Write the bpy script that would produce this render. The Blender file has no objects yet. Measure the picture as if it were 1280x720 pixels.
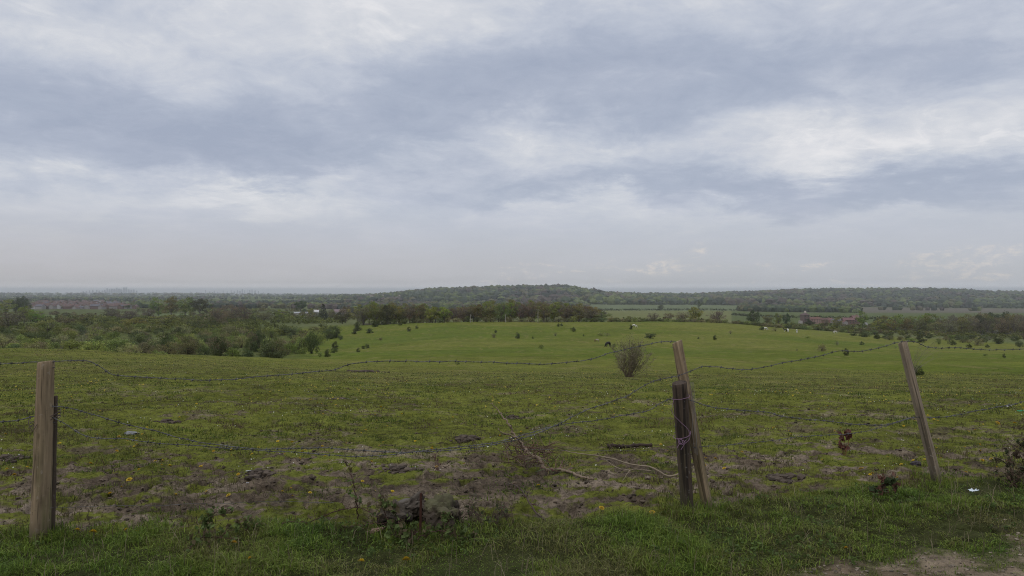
import bpy, math, random
import numpy as np
from mathutils import Vector, Matrix

R = math.radians
random.seed(7)
rng = np.random.default_rng(11)
sc = bpy.context.scene
COL = sc.collection

# ------------------------------------------------------------------ camera
F = 914.0            # focal length in photo pixels (1280 wide)
HZ = 363.0           # photo row of the true horizon
EYE = 1.6
cam_d = bpy.data.cameras.new('camera')
cam = bpy.data.objects.new('camera', cam_d)
COL.objects.link(cam)
cam.location = (0, 0, EYE)
cam.rotation_euler = (R(90) + math.atan((HZ - 360.0) / F), 0, 0)
cam_d.sensor_width = 36.0
cam_d.lens = 36.0 * F / 1280.0
cam_d.clip_start = 0.05
cam_d.clip_end = 90000.0
sc.camera = cam

# ------------------------------------------------------------------ world
SUN_EL, SUN_AZ = 52.0, 215.0     # azimuth clockwise from +Y
w = bpy.data.worlds.new('World')
sc.world = w
w.use_nodes = True
nt = w.node_tree
nt.nodes.clear()


class NB:
    """small node-building helper"""
    def __init__(s, tree):
        s.t = tree

    def n(s, typ, **kw):
        nd = s.t.nodes.new(typ)
        for k, v in kw.items():
            setattr(nd, k, v)
        return nd

    def link(s, a, b):
        s.t.links.new(a, b)

    def put(s, sock, v):
        if isinstance(v, bpy.types.NodeSocket):
            s.link(v, sock)
        elif v is not None:
            sock.default_value = v

    def m(s, op, a, b=None, c=None, clamp=False):
        nd = s.n('ShaderNodeMath', operation=op, use_clamp=clamp)
        s.put(nd.inputs[0], a)
        s.put(nd.inputs[1], b)
        s.put(nd.inputs[2], c)
        return nd.outputs[0]

    def vm(s, op, a, b=None):
        nd = s.n('ShaderNodeVectorMath', operation=op)
        s.put(nd.inputs[0], a)
        s.put(nd.inputs[1], b)
        return nd.outputs['Value'] if op in ('LENGTH', 'DOT_PRODUCT') else nd.outputs[0]

    def mix(s, f, a, b, mode='MIX'):
        nd = s.n('ShaderNodeMix', data_type='RGBA', blend_type=mode)
        s.put(nd.inputs[0], f)
        s.put(nd.inputs[6], a if isinstance(a, bpy.types.NodeSocket) else (*a[:3], 1))
        s.put(nd.inputs[7], b if isinstance(b, bpy.types.NodeSocket) else (*b[:3], 1))
        return nd.outputs[2]

    def noise(s, vec, scale, detail=4, rough=0.55, dist=0.0, out=0):
        nd = s.n('ShaderNodeTexNoise')
        s.put(nd.inputs['Vector'], vec)
        nd.inputs['Scale'].default_value = scale
        nd.inputs['Detail'].default_value = detail
        nd.inputs['Roughness'].default_value = rough
        nd.inputs['Distortion'].default_value = dist
        return nd.outputs[out]

    def ramp(s, fac, stops, interp='LINEAR'):
        nd = s.n('ShaderNodeValToRGB')
        cr = nd.color_ramp
        cr.interpolation = interp
        while len(cr.elements) < len(stops):
            cr.elements.new(0.5)
        for e, (p, c) in zip(cr.elements, stops):
            e.position = p
            e.color = (*c, 1) if len(c) == 3 else c
        s.put(nd.inputs[0], fac)
        return nd.outputs[0]

    def rng(s, v, a, b, c=0.0, d=1.0, smooth=True):
        nd = s.n('ShaderNodeMapRange')
        nd.interpolation_type = 'SMOOTHSTEP' if smooth else 'LINEAR'
        s.put(nd.inputs[0], v)
        for i, q in enumerate((a, b, c, d)):
            nd.inputs[i + 1].default_value = q
        return nd.outputs[0]


def lin(r, g, b):
    f = lambda c: (c / 255 / 12.92) if c / 255 <= 0.04045 else ((c / 255 + 0.055) / 1.055) ** 2.4
    return (f(r), f(g), f(b))


B = NB(nt)
tc = B.n('ShaderNodeTexCoord')
D = tc.outputs['Generated']
sep = B.n('ShaderNodeSeparateXYZ')
B.link(D, sep.inputs[0])
X, Y, Z = sep.outputs
zc = B.m('MAXIMUM', Z, 0.0)
den = B.m('ADD', zc, 0.20)
# the cloud deck seen from below: direction projected on a horizontal sheet
pv = B.n('ShaderNodeCombineXYZ')
B.link(B.m('DIVIDE', X, den), pv.inputs[0])
B.link(B.m('DIVIDE', Y, den), pv.inputs[1])
P = pv.outputs[0]
# azimuth / elevation tangents for where the broad cloud masses hang
hyp = B.m('SQRT', B.m('ADD', B.m('MULTIPLY', X, X), B.m('MULTIPLY', Y, Y)))
az = B.m('ARCTAN2', X, Y)
el = B.m('ARCTAN2', Z, hyp)
ae = B.n('ShaderNodeCombineXYZ')
B.link(az, ae.inputs[0])
B.link(el, ae.inputs[1])
AE0 = ae.outputs[0]
# ragged outlines
warp = B.noise(P, 2.0, 8, 0.62, 0.3, 1)
wv = B.vm('MULTIPLY', B.vm('SUBTRACT', warp, (0.5, 0.5, 0.5)), (0.34, 0.17, 0.0))
AE = B.vm('ADD', AE0, wv)


def blob(px, py, sx, sy, amp, rot=0.0):
    """a broad cloud mass, photo pixels -> angles"""
    u = math.atan((px - 640) / F)
    v = math.atan((HZ - py) / F * math.cos(u))
    d = B.vm('SUBTRACT', AE, (u, v, 0))
    if rot:
        vr = B.n('ShaderNodeVectorRotate', rotation_type='Z_AXIS')
        B.link(d, vr.inputs['Vector'])
        vr.inputs['Angle'].default_value = R(rot)
        d = vr.outputs[0]
    d = B.vm('MULTIPLY', d, (F / sx, F / sy, 0))
    l = B.vm('DOT_PRODUCT', d, d)
    return B.m('MULTIPLY', B.m('EXPONENT', B.m('MULTIPLY', l, -0.5)), amp)


BL = [
    (190, 55, 220, 50, 0.13, 0), (480, 0, 120, 42, 0.26, 0), (300, 95, 120, 26, 0.03, 0), (640, -20, 300, 30, 0.08, 0),
    (110, 165, 170, 44, -0.24, 0), (300, 195, 200, 42, -0.32, 6), (560, 120, 200, 38, -0.28, 0), (470, 165, 90, 30, -0.08, 0),
    (800, 92, 190, 34, -0.20, 0), (1050, 78, 220, 36, -0.15, 0), (1240, 40, 100, 40, -0.05, 0), (920, 30, 120, 25, 0.06, 0),
    (400, 232, 70, 20, 0.40, -16), (340, 262, 80, 13, 0.26, -4), (390, 276, 60, 10, 0.22, 4), (60, 250, 120, 17, 0.28, -6),
    (200, 270, 110, 10, 0.22, -8), (610, 198, 70, 12, 0.16, 0), (530, 228, 100, 8, 0.06, 0), (470, 262, 60, 12, 0.10, 0),
    (635, 246, 70, 14, -0.20, 0), (720, 150, 70, 24, 0.14, -10), (740, 195, 80, 16, 0.16, 8), (660, 160, 40, 14, 0.05, 0),
    (1040, 160, 70, 18, 0.22, 14), (1000, 190, 70, 14, 0.20, 10), (1215, 130, 80, 22, 0.20, 14), (1190, 170, 90, 16, 0.16, 8), (1110, 178, 100, 12, 0.10, 0),
    (960, 232, 130, 18, -0.32, 4), (1160, 236, 150, 16, -0.24, -2), (1275, 240, 60, 14, -0.12, 0), (850, 250, 60, 12, -0.12, 0),
    (720, 266, 100, 10, 0.26, 0), (930, 272, 160, 9, 0.20, 0), (1170, 268, 100, 7, 0.14, 0),
    (500, 300, 300, 18, 0.04, 0), (780, 288, 140, 8, 0.06, 0), (860, 165, 80, 20, 0.02, 0),
]
s = None
for bl in BL:
    v = blob(*bl)
    s = v if s is None else B.m('ADD', s, v)
Ps = B.vm('MULTIPLY', P, (1.0, 1.0, 1.0))
n1 = B.noise(Ps, 1.4, 8, 0.60, 0.35)
n2 = B.noise(B.vm('ADD', Ps, (7.3, 2.1, 0)), 4.2, 9, 0.64, 0.6)
n3 = B.noise(B.vm('MULTIPLY', B.vm('ADD', AE0, (3, 1, 0)), (5.5, 26, 1)), 1.0, 7, 0.6, 0.6)
hor = B.rng(el, 0.045, 0.19)     # texture calms down towards the horizon
tex = B.m('ADD', B.m('MULTIPLY', B.m('SUBTRACT', n1, 0.5), 0.62),
          B.m('ADD', B.m('MULTIPLY', B.m('SUBTRACT', n2, 0.5), 0.78), B.m('MULTIPLY', B.m('SUBTRACT', n3, 0.5), 0.30)))
texh = B.m('MULTIPLY', tex, B.m('MULTIPLY_ADD', hor, 0.78, 0.16))
val = B.m('ADD', B.m('ADD', B.m('MULTIPLY', s, B.m('MULTIPLY_ADD', hor, 0.75, 0.25)), texh), 0.49)
n5 = B.noise(B.vm('MULTIPLY', P, (1.0, 1.1, 1.0)), 11.0, 8, 0.66, 0.9)
n6 = B.noise(B.vm('ADD', P, (3.3, 8.1, 0)), 5.2, 9, 0.6, 1.2)
wis = B.m('MULTIPLY', B.m('MULTIPLY', B.rng(n6, 0.50, 0.68), B.rng(s, -0.12, 0.20)), B.m('MULTIPLY', hor, 0.17))
val = B.m('ADD', val, wis)
val = B.m('ADD', val, B.m('MULTIPLY', B.m('SUBTRACT', n5, 0.5), B.m('MULTIPLY_ADD', hor, 0.24, 0.05)))
cloud = B.ramp(val, [(0.0, lin(156, 165, 184)), (0.25, lin(167, 175, 192)), (0.48, lin(184, 190, 203)),
                     (0.72, lin(202, 205, 212)), (1.0, lin(221, 221, 224))])
# an overcast sky is brightest overhead
cloud = B.vm('MULTIPLY', cloud, B.m('MULTIPLY_ADD', B.rng(el, 0.40, 1.25), 1.15, 1.0))
# small sunlit cumulus far away, just over the hills
puff = None
for (px, py, sx, sy, a) in [(835, 326, 22, 7, .8), (808, 334, 14, 5, .5), (870, 330, 16, 5, .4), (712, 337, 10, 6, .7), (690, 341, 7, 4, .5),
                            (665, 338, 6, 4, .4), (1056, 344, 8, 7, .8), (1190, 343, 32, 6, .55), (1245, 345, 14, 5, .45),
                            (1120, 341, 40, 5, .25), (640, 341, 10, 4, .6), (955, 345, 8, 4, .4), (765, 341, 12, 3, .3)]:
    v = blob(px, py, sx, sy, a)
    puff = v if puff is None else B.m('ADD', puff, v)
n4 = B.noise(B.vm('MULTIPLY', AE0, (70, 120, 1)), 1.0, 6, 0.65, 0.4)
puff = B.m('MULTIPLY', puff, B.rng(n4, 0.40, 0.62), clamp=True)
haze_c = B.mix(B.rng(az, -0.55, 0.45), lin(182, 179, 180), lin(181, 183, 187))
haze_c = B.vm('MULTIPLY', haze_c, B.m('MULTIPLY_ADD', B.rng(el, 0.012, 0.0), 0.55, 1.0))
hf = B.rng(el, 0.125, 0.0)
sky1 = B.mix(B.m('MULTIPLY', hf, 0.85), cloud, haze_c)
sky1 = B.mix(B.m('MULTIPLY', puff, 0.62), sky1, lin(224, 214, 204))
nish = B.n('ShaderNodeTexSky', sky_type='NISHITA')
nish.sun_disc = False
nish.sun_elevation = R(SUN_EL)
nish.sun_rotation = R(SUN_AZ)
nish.air_density = 1.2
nish.dust_density = 2.5
STR = 0.1
cl10 = B.vm('MULTIPLY', sky1, (1 / STR * 1.0,) * 3)
gap = B.m('MULTIPLY', B.rng(n1, 0.60, 0.42), 0.05)     # thin places let a little blue through
skyc = B.mix(gap, cl10, nish.outputs[0])
bg = B.n('ShaderNodeBackground')
B.link(skyc, bg.inputs[0])
bg.inputs[1].default_value = STR
out = B.n('ShaderNodeOutputWorld')
B.link(bg.outputs[0], out.inputs[0])

# ------------------------------------------------------------------ sun behind the cloud
sl = bpy.data.lights.new('sun', 'SUN')
sun = bpy.data.objects.new('sun', sl)
COL.objects.link(sun)
sl.energy = 0.7
sl.angle = R(18)
sl.color = (1.0, 0.96, 0.9)
sd = Vector((math.sin(R(SUN_AZ)) * math.cos(R(SUN_EL)), math.cos(R(SUN_AZ)) * math.cos(R(SUN_EL)), math.sin(R(SUN_EL))))
sun.rotation_euler = (-sd).to_track_quat('-Z', 'Y').to_euler()
sun.location = sd * 50

sc.view_settings.view_transform = 'Standard'
sc.view_settings.look = 'None'
sc.view_settings.exposure = 0.13
sc.view_settings.gamma = 1.0
cy = sc.cycles
DENOISE = True
cy.use_denoising = DENOISE
cy.max_bounces = 5
cy.diffuse_bounces = 2
cy.glossy_bounces = 2
cy.transmission_bounces = 3
cy.volume_bounces = 1
cy.transparent_max_bounces = 8
cy.caustics_reflective = False
cy.caustics_refractive = False
cy.use_adaptive_sampling = False
cy.filter_width = 1.05
cy.denoising_prefilter = 'NONE'


# ------------------------------------------------------------------ noise in numpy
def _h(ix, iy, seed):
    a = (ix.astype(np.int64) * 374761393 + iy.astype(np.int64) * 668265263 + seed * 974634777) & 0xffffffff
    a = ((a ^ (a >> 13)) * 1274126177) & 0xffffffff
    return ((a ^ (a >> 16)) & 0xffffff) / float(0xffffff)


def vnoise(x, y, seed=0):
    ix = np.floor(x); iy = np.floor(y)
    fx = x - ix; fy = y - iy
    fx = fx * fx * fx * (fx * (fx * 6 - 15) + 10)
    fy = fy * fy * fy * (fy * (fy * 6 - 15) + 10)
    a = _h(ix, iy, seed); b = _h(ix + 1, iy, seed); c = _h(ix, iy + 1, seed); d = _h(ix + 1, iy + 1, seed)
    return (a * (1 - fx) + b * fx) * (1 - fy) + (c * (1 - fx) + d * fx) * fy


def fbm(x, y, scale, octv=4, seed=0, gain=0.5):
    t = 0.0; a = 1.0; n = 0.0
    for o in range(octv):
        ca, sa = math.cos(o * 0.9 + 0.4), math.sin(o * 0.9 + 0.4)
        t = t + a * vnoise((x * ca - y * sa) * scale, (x * sa + y * ca) * scale, seed + o * 17)
        n += a; a *= gain; scale *= 2.03
    return t / n


def sstep(v, a, b):
    t = np.clip((v - a) / (b - a), 0, 1)
    return t * t * (3 - 2 * t)


# ------------------------------------------------------------------ terrain
DIST = np.array([2.0, 5, 8, 14, 25, 40, 60, 80, 110, 150, 211, 300, 390, 450, 550, 700, 1000, 1500, 2200, 3000, 3800, 4600, 6500, 12000, 32000])
N_ = None
PROF = {   # photo column -> photo row of the ground at each distance
    0:    [N_, 655, 555, 491, 458, 440, 435, 443, 448, 441, 432, 420, 411, 407, 403, 398, 391, 384, 378, 375, 373, 371.5, 369.5, 367.5, 366],
    180:  [N_, 655, 555, 492, 462, 446, 441, 445, 450, 443, 433, 421, 411, 407, 403, 398, 391, 384, 379, 375, 373, 371.5, 369.5, 367.5, 366],
    350:  [N_, 655, 556, 493, 470, 459, 452, 449, 447, 443, 436, 425, 413, 408, 404, 399, 392, 385, 380, 377, 373, 371, 370.5, 368.5, 367],
    460:  [N_, 655, 556, 494, 474, 464, 456, 451, 447, 441, 434, 420, 407, 405, 404, 400, 393, 386, 380, 373, 371, 369.5, 372, 369, 367],
    560:  [N_, 655, 557, 495, 476, 465, 457, 451, 446, 440, 432, 416, 404, 403.5, 405, 400, 393, 387, 380, 370, 363, 364, 375, 370, 368],
    700:  [N_, 655, 557, 495, 476, 466, 457, 451, 445, 439, 432, 415, 402.8, 403.5, 406, 400, 394, 388, 381, 367, 360.5, 364, 378, 372, 368],
    780:  [N_, 655, 557, 496, 477, 466, 457, 451, 446, 439, 431, 414, 402.8, 403.5, 406, 401, 394, 388, 382, 374.5, 370, 370.5, 378, 372, 368],
    860:  [N_, 655, 557, 496, 478, 467, 458, 452, 447, 441, 432, 415, 403, 404, 408, 403, 395, 388, 382, 377, 371.5, 369.5, 376, 372, 368],
    1000: [N_, 655, 558, 497, 479, 467, 458, 453, 448, 442, 434, 421, 412, 413, 411, 405, 397, 390, 384, 376, 367.5, 364.5, 374, 372, 368],
    1140: [N_, 655, 558, 498, 480, 468, 460, 454, 449, 444, 438, 430, 422, 420, 417, 408, 398, 391, 386, 376, 367, 363, 374, 372, 368],
    1280: [N_, 655, 559, 499, 482, 470, 463, 456, 451, 447, 442, 434, 427, 425, 421, 411, 399, 391, 387, 379, 371, 367.5, 375, 372, 368],
}


def pchip(xk, yk, x):
    h = np.diff(xk); dl = np.diff(yk) / h
    m = np.zeros_like(yk)
    for i in range(1, len(xk) - 1):
        if dl[i - 1] * dl[i] > 0:
            w1 = 2 * h[i] + h[i - 1]; w2 = h[i] + 2 * h[i - 1]
            m[i] = (w1 + w2) / (w1 / dl[i - 1] + w2 / dl[i])
    m[0] = dl[0]; m[-1] = dl[-1]
    i = np.clip(np.searchsorted(xk, x) - 1, 0, len(xk) - 2)
    t = (x - xk[i]) / h[i]
    return ((2 * t**3 - 3 * t**2 + 1) * yk[i] + (t**3 - 2 * t**2 + t) * h[i] * m[i]
            + (-2 * t**3 + 3 * t**2) * yk[i + 1] + (t**3 - t**2) * h[i] * m[i + 1])


LK = np.log(DIST)
LD = np.linspace(LK[0], LK[-1], 600)
cols = sorted(PROF)
zk = []
for c in cols:
    pr = PROF[c]
    z = np.array([0.0] + [EYE - (sy - HZ) / F * d for sy, d in zip(pr[1:], DIST[1:])])
    z[1] = 0.0
    zk.append(pchip(LK, z, LD))
zk = np.array(zk)
thk = np.arctan((np.array(cols) - 640) / F)
TH = np.linspace(thk[0], thk[-1], 240)
TAB = np.array([pchip(thk, zk[:, j], TH) for j in range(len(LD))]).T      # [theta, ld]


def base_height(x, y):
    x = np.asarray(x, float); y = np.asarray(y, float)
    r = np.hypot(x, y) + 1e-6
    th = np.arctan2(x, y)
    d = r * np.maximum(np.cos(th), 0.70)
    l = (np.log(np.clip(d, 2.001, 31900)) - LD[0]) / (LD[-1] - LD[0]) * (len(LD) - 1)
    # behind the viewer both edge profiles are blended so the sheet closes
    tcl = np.clip(th, TH[0], TH[-1])
    t = (tcl - TH[0]) / (TH[-1] - TH[0]) * (len(TH) - 1)
    i = np.clip(t.astype(int), 0, len(TH) - 2); j = np.clip(l.astype(int), 0, len(LD) - 2)
    ft = t - i; fl = l - j
    z = (TAB[i, j] * (1 - ft) + TAB[i + 1, j] * ft) * (1 - fl) + (TAB[i, j + 1] * (1 - ft) + TAB[i + 1, j + 1] * ft) * fl
    jj = j
    za = TAB[0, jj] * (1 - fl) + TAB[0, jj + 1] * fl
    zb = TAB[-1, jj] * (1 - fl) + TAB[-1, jj + 1] * fl
    wv_ = sstep(np.abs(th), 1.2, math.pi)
    return z * (1 - wv_) + 0.5 * (za + zb) * wv_


# edge of the uncut strip along the fence (near side is long grass)
SX = np.array([-6.0, -3.4, -1.7, -0.8, 0.33, 1.2, 2.25, 3.5, 4.6, 7.0])
SY = np.array([4.5, 4.84, 4.82, 4.95, 5.05, 5.30, 5.75, 6.25, 6.5, 7.2])


def strip_edge(x):
    return np.interp(x, SX, SY)


def path_mask(x, y):
    # signed distance to the path edge, positive on the bare path
    dx, dy = 1.57, 0.82
    L = math.hypot(dx, dy)
    s_ = ((x - 1.84) * dy - (y - 4.1) * dx) / L
    s_ = s_ + (fbm(x, y, 2.0, 5, 91, 0.6) - 0.5) * 0.9
    return sstep(s_, -0.10, 0.16)


def mud_mask(x, y):
    e = y - strip_edge(x)
    prof = sstep(e, -0.12, 0.12) * (1 - sstep(e, 1.2, 4.2))
    prof = prof * (1 - 0.40 * sstep(x, 1.6, 3.6))
    nb = fbm(x, y * 1.6, 1.25, 6, 33, 0.68)
    fine = fbm(x, y * 1.5, 5.0, 5, 35, 0.66)
    nb = nb * 0.42 + fine * 0.58
    core = sstep(nb + 0.13 * prof, 0.575, 0.64) * np.clip(prof * 1.6, 0, 1)
    # scattered bare patches further out
    far = sstep(fbm(x, y * 1.5, 0.8, 6, 57, 0.7) * 0.6 + fine * 0.4, 0.56, 0.63) * (1 - sstep(y, 8, 24)) * sstep(e, 0.3, 1.0) * 0.8
    return np.clip(np.maximum(core, far), 0, 1)


def height(x, y):
    x = np.asarray(x, float); y = np.asarray(y, float)
    z = base_height(x, y)
    r = np.hypot(x, y)
    z = z + (fbm(x, y, 0.35, 3, 5) - 0.5) * 0.16 * sstep(r, 4.5, 12) * (1 - sstep(r, 120, 300))
    z = z + (fbm(x, y, 0.05, 3, 6) - 0.5) * 1.1 * sstep(r, 20, 80) * (1 - sstep(r, 300, 700))
    z = z + (fbm(x, y, 1.6, 4, 8) - 0.5) * 0.10 * (1 - sstep(r, 15, 40))
    md = mud_mask(x, y) * (1 - sstep(r, 14, 20))
    rg = fbm(x, y * 1.1, 5.5, 4, 21, 0.62)
    z = z + md * (np.abs(rg - 0.5) * 0.13 - 0.022) + md * (fbm(x, y, 16.0, 3, 28, 0.7) - 0.5) * 0.040
    nearr = 1 - sstep(r, 13, 17)
    pit = sstep(vnoise(x * 7.5, y * 8.5, 61), 0.74, 0.86) + 0.8 * sstep(vnoise(x * 5.1 + 9, y * 6.3, 62), 0.78, 0.90)
    z = z - pit * (0.012 + 0.036 * md + 0.03 * sstep(fbm(x, y, 0.5, 2, 63), 0.5, 0.6)) * nearr * (y > 4.6)
    z = z + (1 - md) * (fbm(x, y, 9.0, 3, 24) - 0.5) * 0.035 * (1 - sstep(r, 25, 45))
    return z


def H(x, y):
    return float(height(np.array([x]), np.array([y]))[0])


def ray_ground(px, py, lo=3.0, hi=3000.0):
    """where a sight line from the viewpoint first meets the land"""
    u = (px - 640) / F; v = (HZ - py) / F
    d = np.exp(np.linspace(math.log(lo), math.log(hi), 3000))
    zz = EYE + v * d
    g = base_height(u * d, d)
    k = np.nonzero(zz <= g)[0]
    k = k[0] if len(k) else len(d) - 1
    return u * d[k], d[k]


def at(px, d):
    """ground point on photo column px at depth d"""
    return (px - 640) / F * d, d


# ------------------------------------------------------------------ mesh helpers
def np_mesh(name, v, quads=None, tris=None, smooth=False, colors=None, uv=None):
    me = bpy.data.meshes.new(name)
    v = np.asarray(v, np.float32)
    me.vertices.add(len(v))
    me.vertices.foreach_set('co', v.ravel())
    nq = 0 if quads is None else len(quads)
    ntr = 0 if tris is None else len(tris)
    li = []
    if nq: li.append(np.asarray(quads, np.int32).ravel())
    if ntr: li.append(np.asarray(tris, np.int32).ravel())
    li = np.concatenate(li)
    me.loops.add(len(li))
    me.loops.foreach_set('vertex_index', li)
    me.polygons.add(nq + ntr)
    st = np.concatenate([np.arange(nq) * 4, nq * 4 + np.arange(ntr) * 3]).astype(np.int32)
    me.polygons.foreach_set('loop_start', st)
    me.polygons.foreach_set('use_smooth', np.full(nq + ntr, smooth))
    if colors is not None:
        ca = me.color_attributes.new('tint', 'FLOAT_COLOR', 'POINT')
        c = np.ones((len(v), 4), np.float32)
        c[:, :colors.shape[1]] = colors
        ca.data.foreach_set('color', c.ravel())
    me.update(calc_edges=True)
    return me


def obj(name, me, mat=None, parent=None, label=None, cat=None, group=None, kind=None, loc=None):
    o = bpy.data.objects.new(name, me)
    COL.objects.link(o)
    if mat is not None and me is not None and len(me.materials) == 0:
        me.materials.append(mat)
    if parent is not None:
        o.parent = parent
    if loc is not None:
        o.location = loc
    tag(o, label, cat, group, kind)
    return o


def tag(o, label=None, cat=None, group=None, kind=None):
    for k, v in (('label', label), ('category', cat), ('group', group), ('kind', kind)):
        if v:
            o[k] = v
    return o


class MB:
    """collects pieces into one mesh"""
    def __init__(s):
        s.v = []; s.q = []; s.t = []; s.c = []; s.n = 0

    def add(s, v, q=None, t=None, c=None):
        v = np.asarray(v, float)
        if q is not None and len(q): s.q.append(np.asarray(q) + s.n)
        if t is not None and len(t): s.t.append(np.asarray(t) + s.n)
        s.v.append(v)
        cc = np.ones((len(v), 3)) if c is None else (np.tile(np.asarray(c, float), (len(v), 1)) if np.ndim(c) == 1 else c)
        s.c.append(cc)
        s.n += len(v)

    def tube(s, pts, rad, n=6, c=None, cap=True, jit=0.0):
        pts = np.asarray(pts, float); k = len(pts)
        rad = np.full(k, rad) if np.ndim(rad) == 0 else np.asarray(rad, float)
        tan = np.gradient(pts, axis=0)
        tan /= np.linalg.norm(tan, axis=1)[:, None] + 1e-9
        ref = np.array([0.0, 0, 1]) if abs(tan[0][2]) < 0.9 else np.array([1.0, 0, 0])
        a = np.cross(tan, ref); a /= np.linalg.norm(a, axis=1)[:, None] + 1e-9
        b = np.cross(tan, a)
        ang = np.arange(n) * 2 * math.pi / n
        rr = rad[:, None] * (1 + (rng.random((k, n)) - 0.5) * jit)
        ring = pts[:, None, :] + rr[..., None] * (a[:, None, :] * np.cos(ang)[None, :, None] + b[:, None, :] * np.sin(ang)[None, :, None])
        v = ring.reshape(-1, 3)
        i = np.arange(k - 1)[:, None] * n; j = np.arange(n)[None, :]; j2 = (j + 1) % n
        q = np.stack([i + j, i + j2, i + n + j2, i + n + j], -1).reshape(-1, 4)
        t = []
        if cap:
            v = np.vstack([v, pts[0], pts[-1]])
            e0, e1 = k * n, k * n + 1
            for jj in range(n):
                t.append((e0, (jj + 1) % n, jj))
                t.append((e1, (k - 1) * n + jj, (k - 1) * n + (jj + 1) % n))
        s.add(v, q, t if t else None, c)

    def box(s, cx, cy, z0, sx, sy, sz, c=None):
        x = [cx - sx / 2, cx + sx / 2]; y = [cy - sy / 2, cy + sy / 2]; z = [z0, z0 + sz]
        v = [(x[0], y[0], z[0]), (x[1], y[0], z[0]), (x[1], y[1], z[0]), (x[0], y[1], z[0]),
             (x[0], y[0], z[1]), (x[1], y[0], z[1]), (x[1], y[1], z[1]), (x[0], y[1], z[1])]
        q = [(0, 3, 2, 1), (4, 5, 6, 7), (0, 1, 5, 4), (1, 2, 6, 5), (2, 3, 7, 6), (3, 0, 4, 7)]
        s.add(v, q, None, c)

    def mesh(s, name, smooth=False):
        return np_mesh(name, np.vstack(s.v), np.vstack(s.q) if s.q else None, np.vstack(s.t) if s.t else None,
                       smooth, np.vstack(s.c).astype(np.float32))


def smooth_path(pts, n=8):
    """Catmull-Rom through points"""
    p = np.asarray(pts, float)
    p = np.vstack([2 * p[0] - p[1], p, 2 * p[-1] - p[-2]])
    o = []
    for i in range(1, len(p) - 2):
        for k in range(n):
            t = k / n
            o.append(0.5 * ((2 * p[i]) + (-p[i - 1] + p[i + 1]) * t + (2 * p[i - 1] - 5 * p[i] + 4 * p[i + 1] - p[i + 2]) * t * t
                            + (-p[i - 1] + 3 * p[i] - 3 * p[i + 1] + p[i + 2]) * t**3))
    o.append(p[-2])
    return np.array(o)


# ------------------------------------------------------------------ materials
def mat(name, build):
    m = bpy.data.materials.new(name)
    m.use_nodes = True
    t = m.node_tree
    t.nodes.clear()
    b = NB(t)
    o = b.n('ShaderNodeOutputMaterial')
    sh = build(b)
    b.link(sh, o.inputs[0])
    return m


def principled(b, col, rough=0.85, spec=0.2, bump=None, bstr=0.3, bdist=0.01, subs=None):
    p = b.n('ShaderNodeBsdfPrincipled')
    b.put(p.inputs['Base Color'], col if isinstance(col, bpy.types.NodeSocket) else (*col, 1))
    b.put(p.inputs['Roughness'], rough)
    p.inputs['Specular IOR Level'].default_value = spec
    if bump is not None:
        bn = b.n('ShaderNodeBump')
        bn.inputs['Strength'].default_value = bstr
        bn.inputs['Distance'].default_value = bdist
        b.link(bump, bn.inputs['Height'])
        b.link(bn.outputs[0], p.inputs['Normal'])
    return p.outputs[0]


def tintc(b):
    a = b.n('ShaderNodeAttribute', attribute_name='tint')
    return a


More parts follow.
